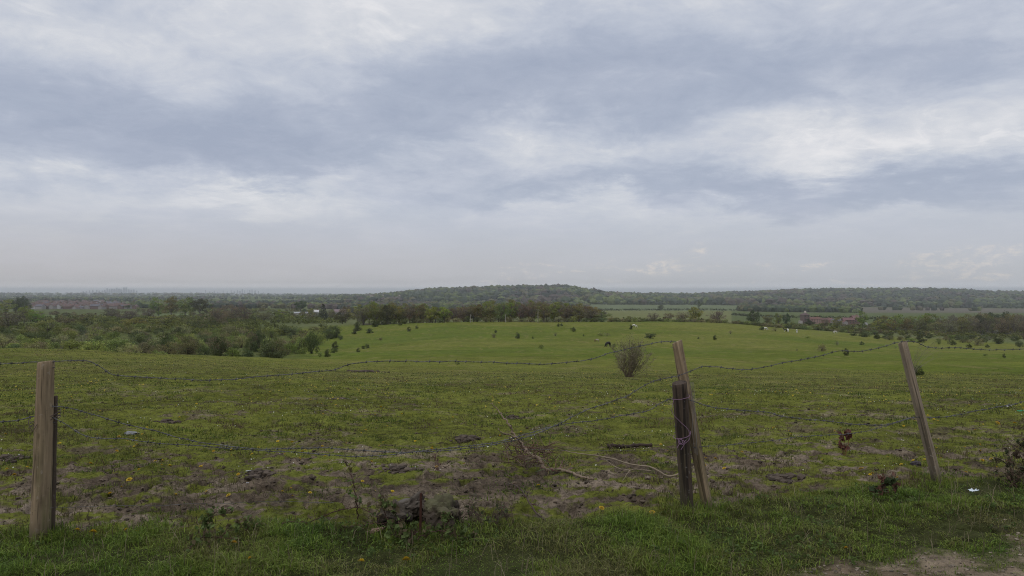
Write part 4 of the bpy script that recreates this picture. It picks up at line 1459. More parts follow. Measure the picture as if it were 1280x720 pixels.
# ------------------------------------------------------------------ houses
def house_meshes(L, W, Hh, roof_h, over=0.35, chim=True):
    wl = MB(); wl.box(0, 0, -1.0, L, W, Hh + 1.0)
    # gables
    for s_ in (-1, 1):
        x = s_ * L / 2
        v = [(x, -W / 2, Hh), (x, W / 2, Hh), (x, 0, Hh + roof_h - 0.05), (x - s_ * .2, -W / 2, Hh), (x - s_ * .2, W / 2, Hh), (x - s_ * .2, 0, Hh + roof_h - 0.05)]
        wl.add(v, [(0, 2, 5, 3), (1, 4, 5, 2)], [(0, 1, 2), (3, 5, 4)])
    rf = MB(); hl = L / 2 + over; hw = W / 2 + over; k = roof_h * over / (W / 2); t = 0.18
    v = [(-hl, -hw, Hh - k), (hl, -hw, Hh - k), (hl, 0, Hh + roof_h), (-hl, 0, Hh + roof_h), (-hl, hw, Hh - k), (hl, hw, Hh - k)]
    v += [(a, b, c + t) for a, b, c in v]
    rf.add(v, [(6, 7, 8, 9), (9, 8, 11, 10), (0, 3, 2, 1), (3, 4, 5, 2), (0, 1, 7, 6), (4, 10, 11, 5), (0, 6, 9, 3), (3, 9, 10, 4), (1, 2, 8, 7), (2, 5, 11, 8)])
    ch = MB(); ch.box(L * 0.28, 0, Hh + roof_h - 0.6, 0.9, 0.7, 1.7); ch.box(L * 0.28, 0, Hh + roof_h + 1.1, 0.35, 0.35, 0.4)
    wn = MB(); wn.box(0, 0, 0, 1.1, 0.03, 1.2)
    nb = max(2, int(L / 3.4))
    spots = [(-L / 2 + (i + .5) * L / nb, -(W / 2 + 0.012), zz) for i in range(nb) for zz in ((1.0, 3.6) if Hh > 4.5 else (1.0,)) if zz + 1.2 < Hh]
    return [m_.mesh(n_) for m_, n_ in ((wl, 'wall'), (rf, 'roof'), (ch, 'chimney'), (wn, 'window'))], spots


HV = [house_meshes(9, 7.5, 5.2, 2.8), house_meshes(15, 8, 5.2, 3.0), house_meshes(11, 8, 2.8, 3.0), house_meshes(26, 12, 4.2, 2.6)]
HSP = [h_[1] for h_ in HV]; HV = [h_[0] for h_ in HV]
for hv in HV:
    for m_ in hv: m_.materials.append(M['plain'])


def house(x, y, rot, v, wall, roof, label, group=None, scl=1.0, nm='house', cat='house', sink=0, chim=True, wins=False):
    e = bpy.data.objects.new(nm, None); COL.objects.link(e)
    e.location = (x, y, H(x, y) - sink); e.rotation_euler = (0, 0, R(rot)); e.scale = (scl,) * 3
    tag(e, label, cat, group)
    a = obj('wall', HV[v][0], None, e); a.color = (*wall, 1)
    b_ = obj('roof', HV[v][1], None, e); b_.color = (*roof, 1)
    if chim:
        c = obj('chimney', HV[v][2], None, b_); c.color = (0.25, 0.13, 0.10, 1)
    if v != 3 and wins:
        for sp_ in HSP[v]:
            d_ = obj('window', HV[v][3], None, e, loc=sp_); d_.color = (0.05, 0.055, 0.06, 1)
    return e


RED = (0.125, 0.085, 0.075); BRICK = (0.15, 0.10, 0.085); REND = (0.27, 0.245, 0.23); WHT = (0.42, 0.41, 0.40); SLATE = (0.12, 0.115, 0.125)
rv = random.Random(4)
k = 0
for row, d in enumerate((1290, 1380, 1490, 1620, 1790, 2000, 2260)):
    px = 35 + row * 3
    while px < 172 - row * 4:
        x, y = at(px, d + rv.uniform(-18, 18))
        c = rv.random()
        wall = REND if c < 0.36 else (BRICK if c < 0.8 else WHT)
        roof = RED if rv.random() < 0.78 else SLATE
        wn_ = 'white' if wall is WHT else ('cream' if wall is REND else 'brick'); rn_ = 'red' if roof is RED else 'grey'
        pos_ = 'front row' if row < 2 else ('middle rows' if row < 4 else 'back rows')
        half = 'left half' if px < 92 else 'right half'
        house(x, y, rv.choice([0, 20, 90, 75, 100, -15]), rv.choice([0, 1, 1, 2]), wall, roof,
              f'{wn_} house with a {rn_} roof in the {pos_} of the village, {half}', f'village houses, {wn_}, {rn_} roof, {pos_}, {half}', rv.uniform(0.9, 1.1))
        k += 1
        px += rv.uniform(6.5, 11)
for i, (px, d, rot, lab) in enumerate([(66, 1340, 10, 'long pale shed in the village, left of the white one'), (82, 1470, 5, 'brightest long white shed at the front of the village'),
                                       (70, 2000, 12, 'pale gabled hall at the back of the village'), (99, 2050, 30, 'pale steep-gabled hall right of the long white shed'),
                                       (124, 1950, 20, 'large white gabled hall at the right of the village'), (138, 1700, 4, 'low white shed below the white gabled hall'),
                                       (151, 1800, 0, 'small white shed at the right tip of the village')]):
    x, y = at(px, d)
    house(x, y, rot, 3, WHT, (0.45, 0.44, 0.44), lab, None, 0.62 if i < 6 else 0.5, 'shed', 'shed', chim=False)
for i in range(75):
    px = rv.uniform(30, 172); d = rv.uniform(1270, 2300)
    x, y = at(px, d)
    kind = rv.choice(['dark', 'olive', 'bare', 'dark'])
    q3 = 'left third' if px < 72 else 'middle third' if px < 114 else 'right third'
    tree(kind, x, y, rv.uniform(6, 10), rv.uniform(8, 13), {'dark': 'dark', 'olive': 'olive', 'bare': 'brown'}[kind] + ' garden tree between the village houses, ' + q3, f'village garden trees, {kind}, {q3}', 7000 + i)
# white barn left of the conifer
x, y = at(372, 960)
house(x, y, 4, 3, REND, (0.36, 0.36, 0.36), 'long white barn under the round dark tree', None, 0.42, 'barn', 'barn', sink=-0.5, chim=False)
x, y = at(385, 985)
house(x, y, -8, 3, REND, (0.34, 0.34, 0.34), 'shorter white barn right of the long one', None, 0.30, 'barn', 'barn', sink=-1.0, chim=False)
x, y = at(395, 900)
house(x, y, 15, 0, WHT, (0.5, 0.48, 0.46), 'small pale cottage between the barns and the conifer', None, 0.75, sink=-1)
x, y = at(425, 900)
house(x, y, 10, 1, REND, (0.20, 0.15, 0.15), 'cream house with a dull roof right of the conifer', None, 0.9, sink=-0.6)
# houses on the hill shoulder
for i in range(16):
    px = 440 + rv.uniform(0, 62); d = rv.uniform(3000, 3500)
    x, y = at(px, d)
    house(x, y, rv.uniform(0, 90), rv.choice([0, 1]), rv.choice([REND, WHT]), (0.24, 0.17, 0.16), 'tiny pale house on the hill shoulder left of centre', 'pale houses on the hill shoulder', 1.2)
# farm at the right: tower house and red roofs
x, y = at(1006, 690)


def tower_house():
    e = bpy.data.objects.new('tower_house', None); COL.objects.link(e)
    e.location = (x, y, H(x, y) - 0.5); e.rotation_euler = (0, 0, R(12))
    tag(e, 'tall dark house with a pale chimney top left of the red roofs', 'house')
    wl = MB(); wl.box(0, 0, -1, 6.0, 6.0, 10.5, (0.15, 0.11, 0.10)); wl.box(-4.0, 0.4, -1, 1.8, 4.5, 5.0, (0.34, 0.31, 0.28))
    obj('wall', wl.mesh('wall'), M['plain'], e)
    rf = MB()
    v = [(-3.4, -3.4, 9.5), (3.4, -3.4, 9.5), (3.4, 3.4, 9.5), (-3.4, 3.4, 9.5), (0, 0, 12.0)]
    rf.add(v, [(0, 3, 2, 1)], [(0, 1, 4), (1, 2, 4), (2, 3, 4), (3, 0, 4)], (0.12, 0.085, 0.08))
    ro = obj('roof', rf.mesh('roof'), M['plain'], e)
    c = MB(); c.box(0.3, 0, 11.2, 1.7, 1.2, 2.0, (0.58, 0.50, 0.42))
    obj('chimney', c.mesh('chimney'), M['plain'], ro)
    wn = MB(); wn.box(0, 0, 0, 0.9, 0.03, 1.3, (0.05, 0.05, 0.06)); wm = wn.mesh('window')
    for zz in (2, 5, 7.6):
        for xx in (-1.6, 1.6): obj('window', wm, M['plain'], e, loc=(xx, -3.012, zz))


tower_house()
for i, (px, d, rot, v, wall, roof, lab, s_) in enumerate([
    (1018, 700, 8, 1, (0.30, 0.20, 0.17), (0.15, 0.085, 0.07), 'low red-roofed building right of the tall dark house', 0.7),
    (1030, 740, 3, 3, (0.30, 0.17, 0.14), (0.16, 0.09, 0.08), 'long red-roofed barn in the middle of the farm', 0.62),
    (1047, 735, 5, 3, (0.34, 0.30, 0.28), SLATE, 'grey-roofed barn right of the long red one', 0.5),
    (1060, 700, -6, 1, BRICK, (0.16, 0.09, 0.085), 'dark brick house at the farm right end', 0.7),
    (1056, 660, 84, 0, REND, (0.19, 0.10, 0.09), 'small pale-walled house at the front of the farm', 0.5),
    (1068, 740, 20, 0, BRICK, (0.17, 0.10, 0.09), 'brick house behind the pale-walled one', 0.9),
    (1082, 650, 70, 0, WHT, (0.3, 0.28, 0.27), 'lone little white shed among the trees right of the farm', 0.45)]):
    hx, hy = at(px, d)
    house(hx, hy, rot, v, wall, roof, lab, None, s_, sink=-1.2, wins=True)

# ------------------------------------------------------------------ poles by the tree belt
def pole(px, d, top, lab, arm=True):
    x, y = at(px, d); z = H(x, y)
    base = HZ + (EYE - z) / d * F
    h = (base - top) / F * d
    mb = MB(); mb.tube([(0, 0, -0.3), (0, 0, h)], [0.17, 0.12], 8, (0.30, 0.27, 0.24))
    e = obj('utility_pole', mb.mesh('utility_pole'), M['bark'], None, lab, 'pole', loc=(x, y, z))
    if arm:
        m2 = MB(); m2.box(0, -0.14, h - 0.7, 1.7, 0.1, 0.12, (0.2, 0.18, 0.16))
        for s_ in (-0.75, 0, 0.75): m2.tube([(s_, -0.14, h - 0.58), (s_, -0.14, h - 0.36)], 0.05, 6, (0.3, 0.3, 0.3))
        obj('crossarm', m2.mesh('crossarm'), M['plain'], e)


pole(672.5, 388, 386, 'tall pale utility pole standing before the central tree belt')
pole(588, 391, 393, 'short pole before the left half of the tree belt', False)
pole(632, 391, 393, 'short pole between the two other belt poles', False)

# ------------------------------------------------------------------ the city on the horizon
rc = random.Random(12)


def tower(px, top, wpx, lab, grp, d, style):
    x, y = at(px, d); z = H(x, y)
    base_row = HZ + (EYE - z) / d * F
    h = (base_row - top) / F * d; w_ = wpx / F * d * 0.85
    mb = MB(); c = (0.075, 0.10, 0.14)
    if style == 0:
        mb.box(0, 0, -20, w_, w_ * .8, h + 20, c)
        mb.box(0, 0, h, w_ * .5, w_ * .4, h * .06, c)
    elif style == 1:
        mb.box(0, 0, -20, w_, w_, h * .7 + 20, c); mb.box(0, 0, h * .7, w_ * .75, w_ * .75, h * .3, c)
    elif style == 2:                          # pyramid cap
        mb.box(0, 0, -20, w_, w_, h * .85 + 20, c)
        a = w_ / 2
        mb.add([(-a, -a, h * .85), (a, -a, h * .85), (a, a, h * .85), (-a, a, h * .85), (0, 0, h * 1.02)], None, [(0, 1, 4), (1, 2, 4), (2, 3, 4), (3, 0, 4)], c)
    else:                                     # spire
        mb.tube([(0, 0, -20), (0, 0, h * .6), (0, 0, h)], [w_ * .55, w_ * .35, w_ * .04], 8, c)
    obj('skyscraper', mb.mesh('skyscraper'), M['plain'], None, lab, 'skyscraper', grp, loc=(x, y, z))


for (px, top, wp, st) in [(104, 363.6, 1.4, 0), (108, 363.9, 1.8, 0), (112, 363.3, 1.3, 0), (116, 362.2, 1.6, 1), (121, 361, 1.5, 0), (124, 363.0, 2.0, 0), (128, 363.4, 1.8, 0),
                          (131, 362.2, 2.2, 1), (134, 360.6, 1.6, 0), (137, 361.8, 2.2, 1), (140, 360.8, 2.0, 0), (143, 360.0, 2.4, 0), (146, 359.8, 2.2, 1), (149, 359.6, 2.6, 2),
                          (152, 359.8, 2.2, 0), (155, 359.6, 2.0, 0), (158, 358.6, 2.0, 2), (161, 360.4, 2.2, 1), (164, 360.8, 1.8, 0), (167, 362.0, 2.2, 0), (171, 363.2, 1.6, 0)]:
    tower(px, top + rc.uniform(-0.4, 2.2) * (0.3 if top > 362 else 1), wp, 'bluish skyscraper in the dense cluster above the village', 'left skyscraper cluster', 15500 + rc.uniform(-500, 500), st)
for i, px in enumerate([238, 246, 257, 262, 268, 272, 279, 284, 289, 293, 297, 300, 303, 306, 309, 312, 315, 319, 323, 329]):
    top = [364.6, 364.8, 362.2, 364.6, 363.4, 364.8, 361.8, 364.2, 362.6, 364.4, 362.6, 363.4, 361.4, 362.2, 360.6, 362.6, 361.8, 362.8, 364.0, 365.0][i]
    tower(px, top, [1.4, 1.2, 1.2, 2, 1.6, 2][i % 6], 'faint skyscraper in the wide row left of centre on the horizon', 'wide skyscraper row', 18500 + rc.uniform(-500, 500), 3 if i in (6, 14) else i % 3)

# ------------------------------------------------------------------ fence
FX = np.array([-14.0, -3.02, 1.40, 3.58, 12.0]); FY = np.array([3.4, 4.72, 5.36, 6.25, 9.6])


def fence_pt(px, py, off=0.0):
    """the point of the fence's standing plane seen on this sight line"""
    u = (px - 640) / F
    y = 5.0
    for _ in range(30):
        y = 0.5 * y + 0.5 * float(np.interp(u * y, FX, FY))
    y += off
    return np.array([u * y, y, EYE + (HZ - py) / F * y])


def make_post(bx, by, tx, ty_depth, tz, r0, r1, name, m, label, seed, half=False, nseg=26, crack=3):
    """post from the ground point (bx, by) to the top (tx, ty_depth, tz)"""
    g = np.random.default_rng(seed)
    z0 = H(bx, by)
    base = Vector((bx, by, z0)); top = Vector((tx, ty_depth, tz))
    ax = top - base; L = ax.length
    ns = 34; nr = 60
    ang = np.arange(ns) * 2 * math.pi / ns
    cr = [(g.uniform(0, 6.28), g.uniform(0.0, 0.5), g.uniform(0.5, 1.0)) for _ in range(crack)]
    ph = g.uniform(0, 6.28)
    V = []
    for i in range(nr):
        t = i / (nr - 1); zz = -0.25 + t * (L + 0.25)
        tt = max(0, zz / L)
        r = (r0 * (1 - tt) + r1 * tt) * np.ones(ns)
        r *= 1 + 0.05 * np.sin(2 * ang + ph) + 0.03 * np.sin(3 * ang + ph * 2 + tt * 2)
        r *= 1 + (vnoise(ang * 1.3 + seed, np.full(ns, tt * 5), seed) - 0.5) * 0.09
        r *= 1 + (vnoise(np.cos(ang) * 7 + 20, np.sin(ang) * 7 + tt * 2.0, seed + 1) - 0.5) * 0.055
        for (ca, a0, a1) in cr:
            if a0 <= tt <= a1 + 0.02:
                ww = ca + 0.12 * math.sin(tt * 7 + seed)
                da = np.abs((ang - ww + math.pi) % (2 * math.pi) - math.pi)
                r *= 1 - 0.30 * np.exp(-(da / 0.11) ** 2) * min(1, (tt - a0) * 8)
        xx = np.cos(ang) * r; yy = np.sin(ang) * r
        if half: yy = np.maximum(yy, -r0 * 0.25) * 1.0
        if i == nr - 1: xx *= 0.93; yy *= 0.93; zz += 0.0
        if i == nr - 2: zz = L - 0.006
        cut = (0.010 * np.cos(ang + 1.0 + seed)) if i >= nr - 2 else 0
        V.append(np.stack([xx, yy, np.full(ns, zz) + cut], -1))
    V = np.vstack(V)
    V = np.vstack([V, [0, 0, L + 0.002]])
    i = np.arange(nr - 1)[:, None] * ns; j = np.arange(ns)[None, :]; j2 = (j + 1) % ns
    q = np.stack([i + j, i + j2, i + ns + j2, i + ns + j], -1).reshape(-1, 4)
    tcap = [(nr * ns, (nr - 1) * ns + k, (nr - 1) * ns + (k + 1) % ns) for k in range(ns)]
    me = np_mesh(name, V, q, tcap, True, np.ones((len(V), 3), np.float32))
    # keep the sawn end crisp
    fl = np.ones(len(q) + ns, bool); fl[len(q):] = False
    me.polygons.foreach_set('use_smooth', fl)
    o = obj(name, me, M[m], None, label, 'fence post')
    o.location = base
    o.rotation_euler = ax.to_track_quat('Z', 'Y').to_euler()
    # staples holding the wires
    for k, f in enumerate((0.97, 0.66)):
        st = MB(); a = -math.pi / 2 + 0.3 * k; rr = r0 * (1 - f) + r1 * f
        c0 = np.array([math.cos(a) * rr, math.sin(a) * rr, L * f])
        st.tube(smooth_path([c0 + [-0.008, 0.004, 0], c0 + [-0.006, -0.009, 0], c0 + [0.006, -0.009, 0], c0 + [0.008, 0.004, 0]], 4), 0.0016, 5, (0.2, 0.2, 0.2))
        obj('staple', st.mesh('staple'), M['wire'], o)
    return o


def P3(px, py, d):
    return ((px - 640) / F * d, d, EYE + (HZ - py) / F * d)


def post_px(bpx, bpy_, tpx, tpy, d, r0, r1, lean=0.0, **k):
    """base and top columns, base seen at depth d"""
    bx = (bpx - 640) / F * d
    t = P3(tpx, tpy, d + lean)
    return make_post(bx, d, t[0], t[1], t[2], r0, r1, **k)


post_px(50, 675, 58, 452, 4.72, 0.060, 0.048, name='fence_post', m='post', label='thick round weathered post at the left, taller of its bound pair', seed=1, crack=4)
post_px(61, 670, 65, 496, 4.80, 0.036, 0.033, 0.02, name='fence_post', m='post_dark', label='thin short stake strapped behind the thick left post', seed=2, crack=1)
post_px(859, 641, 849, 478, 5.28, 0.046, 0.053, name='fence_post', m='post_dark', label='short dark round post with purple twine around it', seed=3, crack=3)
post_px(886, 636, 846, 427, 5.38, 0.042, 0.038, 0.02, name='fence_post', m='post', label='tall leaning post behind the short dark one', seed=4, crack=3)
post_px(1169, 598, 1126, 428, 6.22, 0.052, 0.047, 0.05, name='fence_post', m='post_grey', label='split grey post leaning left on the right-hand side', seed=5, half=True, crack=3)


def wire(pts, label, r=0.0021, barbs=True, seed=0, spacing=0.085, tw=True, slack=0.0, name='barbed_wire', cat='barbed wire', offs=None):
    g = np.random.default_rng(seed)
    P0 = [fence_pt(a, b, 0.0 if offs is None else offs[i]) for i, (a, b) in enumerate(pts)]
    P = smooth_path(P0, 10)
    L = np.concatenate([[0], np.cumsum(np.linalg.norm(np.diff(P, axis=0), axis=1))])
    s_ = np.arange(0, L[-1], 0.018)
    P = np.stack([np.interp(s_, L, P[:, k]) for k in range(3)], -1)
    P[:, 2] += (vnoise(s_ * 3.0, s_ * 0, seed) - 0.5) * 0.016 + (vnoise(s_ * 14.0, s_ * 0, seed + 3) - 0.5) * 0.006
    P[:, 1] += (vnoise(s_ * 2.0, s_ * 0 + 5, seed) - 0.5) * 0.03
    mb = MB()
    tan = np.gradient(P, axis=0); tan /= np.linalg.norm(tan, axis=1)[:, None]
    up = np.array([0, 0, 1.0]); a = np.cross(tan, up); a /= np.linalg.norm(a, axis=1)[:, None]; b = np.cross(tan, a)
    if tw:
        for s2 in (0, math.pi):
            ph = s_ / 0.055 * 2 * math.pi + s2
            mb.tube(P + (a * np.cos(ph)[:, None] + b * np.sin(ph)[:, None]) * r * 0.95, r * 0.85, 4)
    else:
        mb.tube(P, r, 5)
    if barbs:
        t = g.uniform(0, spacing)
        while t < L[-1] - 0.02:
            k = int(t / 0.018); c = P[min(k, len(P) - 1)]; tg = tan[min(k, len(P) - 1)]; aa = a[min(k, len(P) - 1)]; bb = b[min(k, len(P) - 1)]
            th = np.linspace(0, 4 * math.pi, 11)
            coil = c + np.outer(np.linspace(-0.006, 0.006, 11), tg) + (np.outer(np.cos(th), aa) + np.outer(np.sin(th), bb)) * r * 2.3
            mb.tube(coil, r * 0.95, 4, (0.6, 0.6, 0.6))
            for q in range(4):
                d = aa * math.cos(q * 1.571 + g.random() * 0.6) + bb * math.sin(q * 1.571 + g.random() * 0.6) + tg * g.uniform(-0.3, 0.3)
                mb.tube([c + tg * (q - 1.5) * 0.003, c + tg * (q - 1.5) * 0.003 + d * 0.015], [r * 0.95, r * 0.4], 4)
            t += spacing * g.uniform(0.75, 1.3)
    return obj(name, mb.mesh(name), M['wire'], None, label, cat)


wire([(-60, 456), (0, 454), (40, 451.5), (58, 452.5), (90, 450.5), (110, 450), (120, 453), (130, 459), (140, 465), (160, 468.5), (200, 473), (250, 474), (320, 471.5), (380, 466.5), (412, 464),
      (424, 461), (432, 457.5), (446, 454.5), (480, 452), (520, 451), (560, 452), (600, 453), (640, 453.5), (677, 455), (700, 454), (720, 452), (743, 448), (762, 442), (790, 435), (809, 430), (828, 426.8), (846, 428)],
     'top barbed wire sagging from the thick left post to the leaning middle post', 0.0022, seed=1)
wire([(846, 470), (862, 464.5), (878, 458.8), (896, 459), (924, 462), (952, 459.3), (981, 453.6), (1009, 448), (1028, 443), (1046, 438.8), (1065, 439), (1074, 439), (1090, 435.6), (1106, 431), (1126, 427),
      (1145, 427.5), (1153, 431), (1162, 434), (1190, 435), (1228, 437), (1265, 436), (1300, 434), (1350, 433)],
     'top barbed wire running right from the middle posts past the grey post top', 0.0022, seed=2)
wire([(66, 509), (78, 509.5), (97, 513), (117, 518), (155, 529), (194, 538), (233, 549), (263, 555), (320, 560), (370, 561), (420, 561.7), (453, 564), (500, 565), (560, 562), (610, 555), (647, 547.5), (672, 540),
      (698, 529), (730, 514), (760, 504), (785, 495), (810, 480), (824, 474), (846, 469)],
     'middle barbed wire drooping almost to the mud and rising to the leaning post', 0.0025, seed=3)
wire([(64, 521), (80, 528), (105, 542), (130, 546), (155, 547), (194, 553), (250, 557.5), (300, 562), (370, 566), (453, 569), (510, 565), (570, 559), (620, 552), (660, 541), (690, 533), (715, 528.5), (748, 524),
      (785, 516.5), (810, 512), (823, 505), (838, 499), (852, 498)],
     'second drooping barbed wire beneath the middle one, ending at the purple twine', 0.0023, seed=4)
wire([(-50, 531), (0, 528.5), (20, 527), (38, 522), (48, 521)], 'short barbed wire leaving the left post towards the left edge', 0.0027, seed=5)
wire([(852, 498), (862, 499.6), (879, 506.5), (896, 511), (921, 513.5), (960, 516), (977, 520), (1012, 524.6), (1047, 528), (1075, 530), (1106, 530), (1142, 521.5), (1154, 521.5), (1186, 520.4), (1220, 514), (1255, 507),
      (1280, 501), (1330, 492)], 'middle barbed wire crossing the grey post at half its height', 0.0026, seed=6)
wire([(866, 560), (900, 556), (960, 550.6), (995, 546), (1029, 543), (1064, 541), (1099, 534.5), (1130, 525), (1144, 523)], 'lower slack barbed wire rising to join the one at the grey post', 0.0018, seed=7)
wire([(60, 634), (120, 633), (218, 630), (280, 630), (330, 627.5), (420, 628)], 'thin plain wire lying just above the mud at the left', 0.0014, False, 8, tw=False, name='plain_wire', cat='wire')
wire([(560, 562), (620, 563), (672, 562), (760, 562.5), (848, 561)], 'thin slack plain wire behind the dead branch', 0.0012, False, 9, tw=False, name='plain_wire', cat='wire')


# binding loops and twine
def loops(cx, cy, z, rx, ry, n, r, col, name, label, cat, seed, extra=None, tilt=0.03):
    g = np.random.default_rng(seed)
    mb = MB()
    th = np.linspace(0, n * 2 * math.pi, int(n * 22))
    pts = np.stack([cx + np.cos(th) * rx * (1 + 0.05 * np.sin(th * 3 + seed)), cy + np.sin(th) * ry, z + tilt * np.sin(th + 1) + np.linspace(0, 0.02 * n, len(th)) + (g.random(len(th)) - .5) * 0.003], -1)
    mb.tube(pts, r, 5, col)
    if extra is not None:
        for e in extra: mb.tube(smooth_path(e, 6), r * 0.9, 5, col)
    return obj(name, mb.mesh(name), M['plain'], None, label, cat)


a = P3(56, 528, 4.75)
loops(a[0], 4.765, a[2], 0.082, 0.088, 2.4, 0.0026, (0.10, 0.075, 0.065), 'binding_wire', 'rusty wire binding the two left posts together', 'wire', 3,
      [[P3(40, 520, 4.70), P3(36, 528, 4.66), P3(41, 538, 4.66), P3(47, 530, 4.66)]])
PUR = (0.20, 0.12, 0.17)
a = P3(851, 499, 5.28)
loops(a[0], 5.285, a[2], 0.062, 0.062, 1.3, 0.0022, PUR, 'twine', 'upper loop of purple twine tied round the short dark post', 'twine', 4,
      [[P3(842, 500, 5.21), P3(840, 515, 5.21), P3(850, 527, 5.215), P3(860, 537, 5.22), P3(862, 548, 5.22), P3(854, 556, 5.215)]], 0.01)
a = P3(853, 546, 5.28)
loops(a[0], 5.285, a[2], 0.062, 0.062, 1.4, 0.0026, PUR, 'twine', 'lower knotted purple twine hanging in a bunch on the short dark post', 'twine', 6,
      [[P3(846, 548, 5.212), P3(850, 552, 5.20), P3(846, 560, 5.205)], [P3(850, 549, 5.205), P3(856, 553, 5.20), P3(851, 562, 5.205)], [P3(849, 551, 5.20), P3(852, 556, 5.195), P3(857, 550, 5.20)],
       [P3(848, 550, 5.20), P3(851, 548, 5.19), P3(853, 553, 5.19), P3(849, 555, 5.19), P3(848, 550, 5.20)]], 0.02)
a = P3(868, 500, 5.33)
mbv = MB()
for k in range(4):
    x0 = 863 + k * 1.3
    mbv.tube(smooth_path([P3(x0, 478, 5.29), P3(x0 + 2, 510, 5.28), P3(x0 + 3 + (k % 3), 545, 5.28), P3(x0 + 5, 566 + k, 5.3)], 6), 0.0011, 4, (0.22, 0.20, 0.18))
obj('frayed_cord', mbv.mesh('frayed_cord'), M['plain'], None, 'frayed grey cord hanging between the two middle posts', 'cord')

# ------------------------------------------------------------------ dead wood
def branch_obj(chains, label, name='dead_branch', cat='branch', col=(0.17, 0.13, 0.09), twigs=0, seed=0, m='bark', tw_from=(0.0, 1.0), twlen=(0.05, 0.16)):
    """chains: list of (points, r0, r1)"""
    g = np.random.default_rng(seed)
    mb = MB(); tb = MB()
    for ci, (pts, r0, r1) in enumerate(chains):
        pp = smooth_path(pts, 7)
        pp[1:-1] += g.normal(size=(len(pp) - 2, 3)) * r0 * 0.35
        mb.tube(pp, np.linspace(r0, r1, len(pp)) * (1 + (g.random(len(pp)) - .5) * 0.25), 8, col, jit=0.18)
        if ci == 0 or twigs > 60:
            for _ in range(twigs if ci == 0 else twigs // 4):
                f = g.uniform(*tw_from); k = int(f * (len(pp) - 1))
                q0 = pp[k]; dd = g.normal(size=3); dd[2] = dd[2] * 0.7 + 0.35; dd /= np.linalg.norm(dd)
                L = g.uniform(*twlen); q1 = q0 + dd * L; qm = (q0 + q1) / 2 + g.normal(size=3) * L * 0.15
                tb.tube(smooth_path([q0, qm, q1], 3), np.linspace(0.0032, 0.0012, 7), 4, tuple(c * g.uniform(0.6, 1.3) for c in col))
    o = obj(name, mb.mesh(name, True), M[m], None, label, cat)
    if tb.n: obj('twigs', tb.mesh('twigs'), M[m], o)
    return o


def G(px, py, up=0.0, lo=3.0):
    """point on the ground seen at this pixel, lifted"""
    x, y = ray_ground(px, py, lo, 60)
    return np.array([x, y, H(x, y) + up])


b1 = G(712, 596, 0.03)
dB = b1[1]
def B3(px, py, dy=0.0): return np.array(P3(px, py, dB + dy))
branch_obj([
    ([G(742, 604, 0.01), G(728, 600, 0.02), G(712, 595, 0.035), G(700, 592, 0.04), G(690, 592, 0.05), B3(681, 586, .1), B3(674, 574, .2), B3(663, 568, .3), B3(656, 562, .4)], 0.008, 0.020),
    ([B3(657, 563, .4), B3(650, 552, .45), B3(641, 541, .5), B3(637, 531, .5), B3(628, 520, .55), B3(620, 510, .6), B3(613, 504, .6)], 0.015, 0.003),
    ([B3(655, 562, .4), B3(648, 549, .3), B3(638, 544, .25), B3(626, 540, .2), B3(622, 535, .2)], 0.009, 0.003),
    ([B3(640, 567, .3), B3(636, 560, .25), B3(630, 553, .2)], 0.008, 0.003),
], 'large grey fallen branch with an upturned forked end lying on the mud', twigs=46, seed=4, col=(0.20, 0.15, 0.105), tw_from=(0.3, 1.0), twlen=(0.04, 0.18))
gbr = np.random.default_rng(14)
chs = []
for i in range(120):
    p0 = B3(gbr.uniform(634, 690), gbr.uniform(556, 584), gbr.uniform(0.05, 0.6)); p0[2] = max(p0[2], H(p0[0], p0[1]) + 0.02)
    dd = np.array([gbr.normal() * 0.12, gbr.normal() * 0.12, abs(gbr.normal()) * 0.06 + 0.01])
    chs.append(([p0, p0 + dd * .5 + gbr.normal(size=3) * 0.01, p0 + dd], 0.004, 0.0015))
branch_obj(chs, 'tangle of fine dead twigs heaped against the fallen branch', 'twig_heap', 'twigs', (0.11, 0.072, 0.050), 24, 9)
branch_obj([([G(700, 566, 0.05), G(722, 568, 0.05), G(745, 573, 0.05), G(765, 578, 0.05), G(790, 587, 0.06), G(815, 595, 0.065), G(835, 596.5, 0.065), G(858, 596.5, 0.06)], 0.004, 0.009),
            ([G(815, 595, 0.03), G(800, 596, 0.04), G(788, 597, 0.05), G(778, 604, 0.03)], 0.005, 0.002),
            ([G(788, 597, 0.05), G(772, 590, 0.06), G(758, 584, 0.06)], 0.005, 0.002)],
           'long bleached stick lying from the mud to the short dark post', col=(0.22, 0.175, 0.12), seed=6)
branch_obj([([G(759, 562, 0.03), G(772, 562, 0.035), G(790, 561.5, 0.035), G(815, 561.5, 0.03)], 0.022, 0.017)],
           'short dark rotten log in the grass beyond the bleached stick', 'rotten_log', 'log', (0.045, 0.032, 0.026), 0, 7)
branch_obj([([G(634, 607, 0.01), G(644, 617, 0.06), G(655, 628, 0.08), G(668, 642, 0.05), G(682, 655, 0.02)], 0.004, 0.007)],
           'thin curved bramble cane on the mud right of the stump', 'bramble_cane', 'bramble', (0.07, 0.05, 0.04), 14, 8, twlen=(0.03, 0.08))

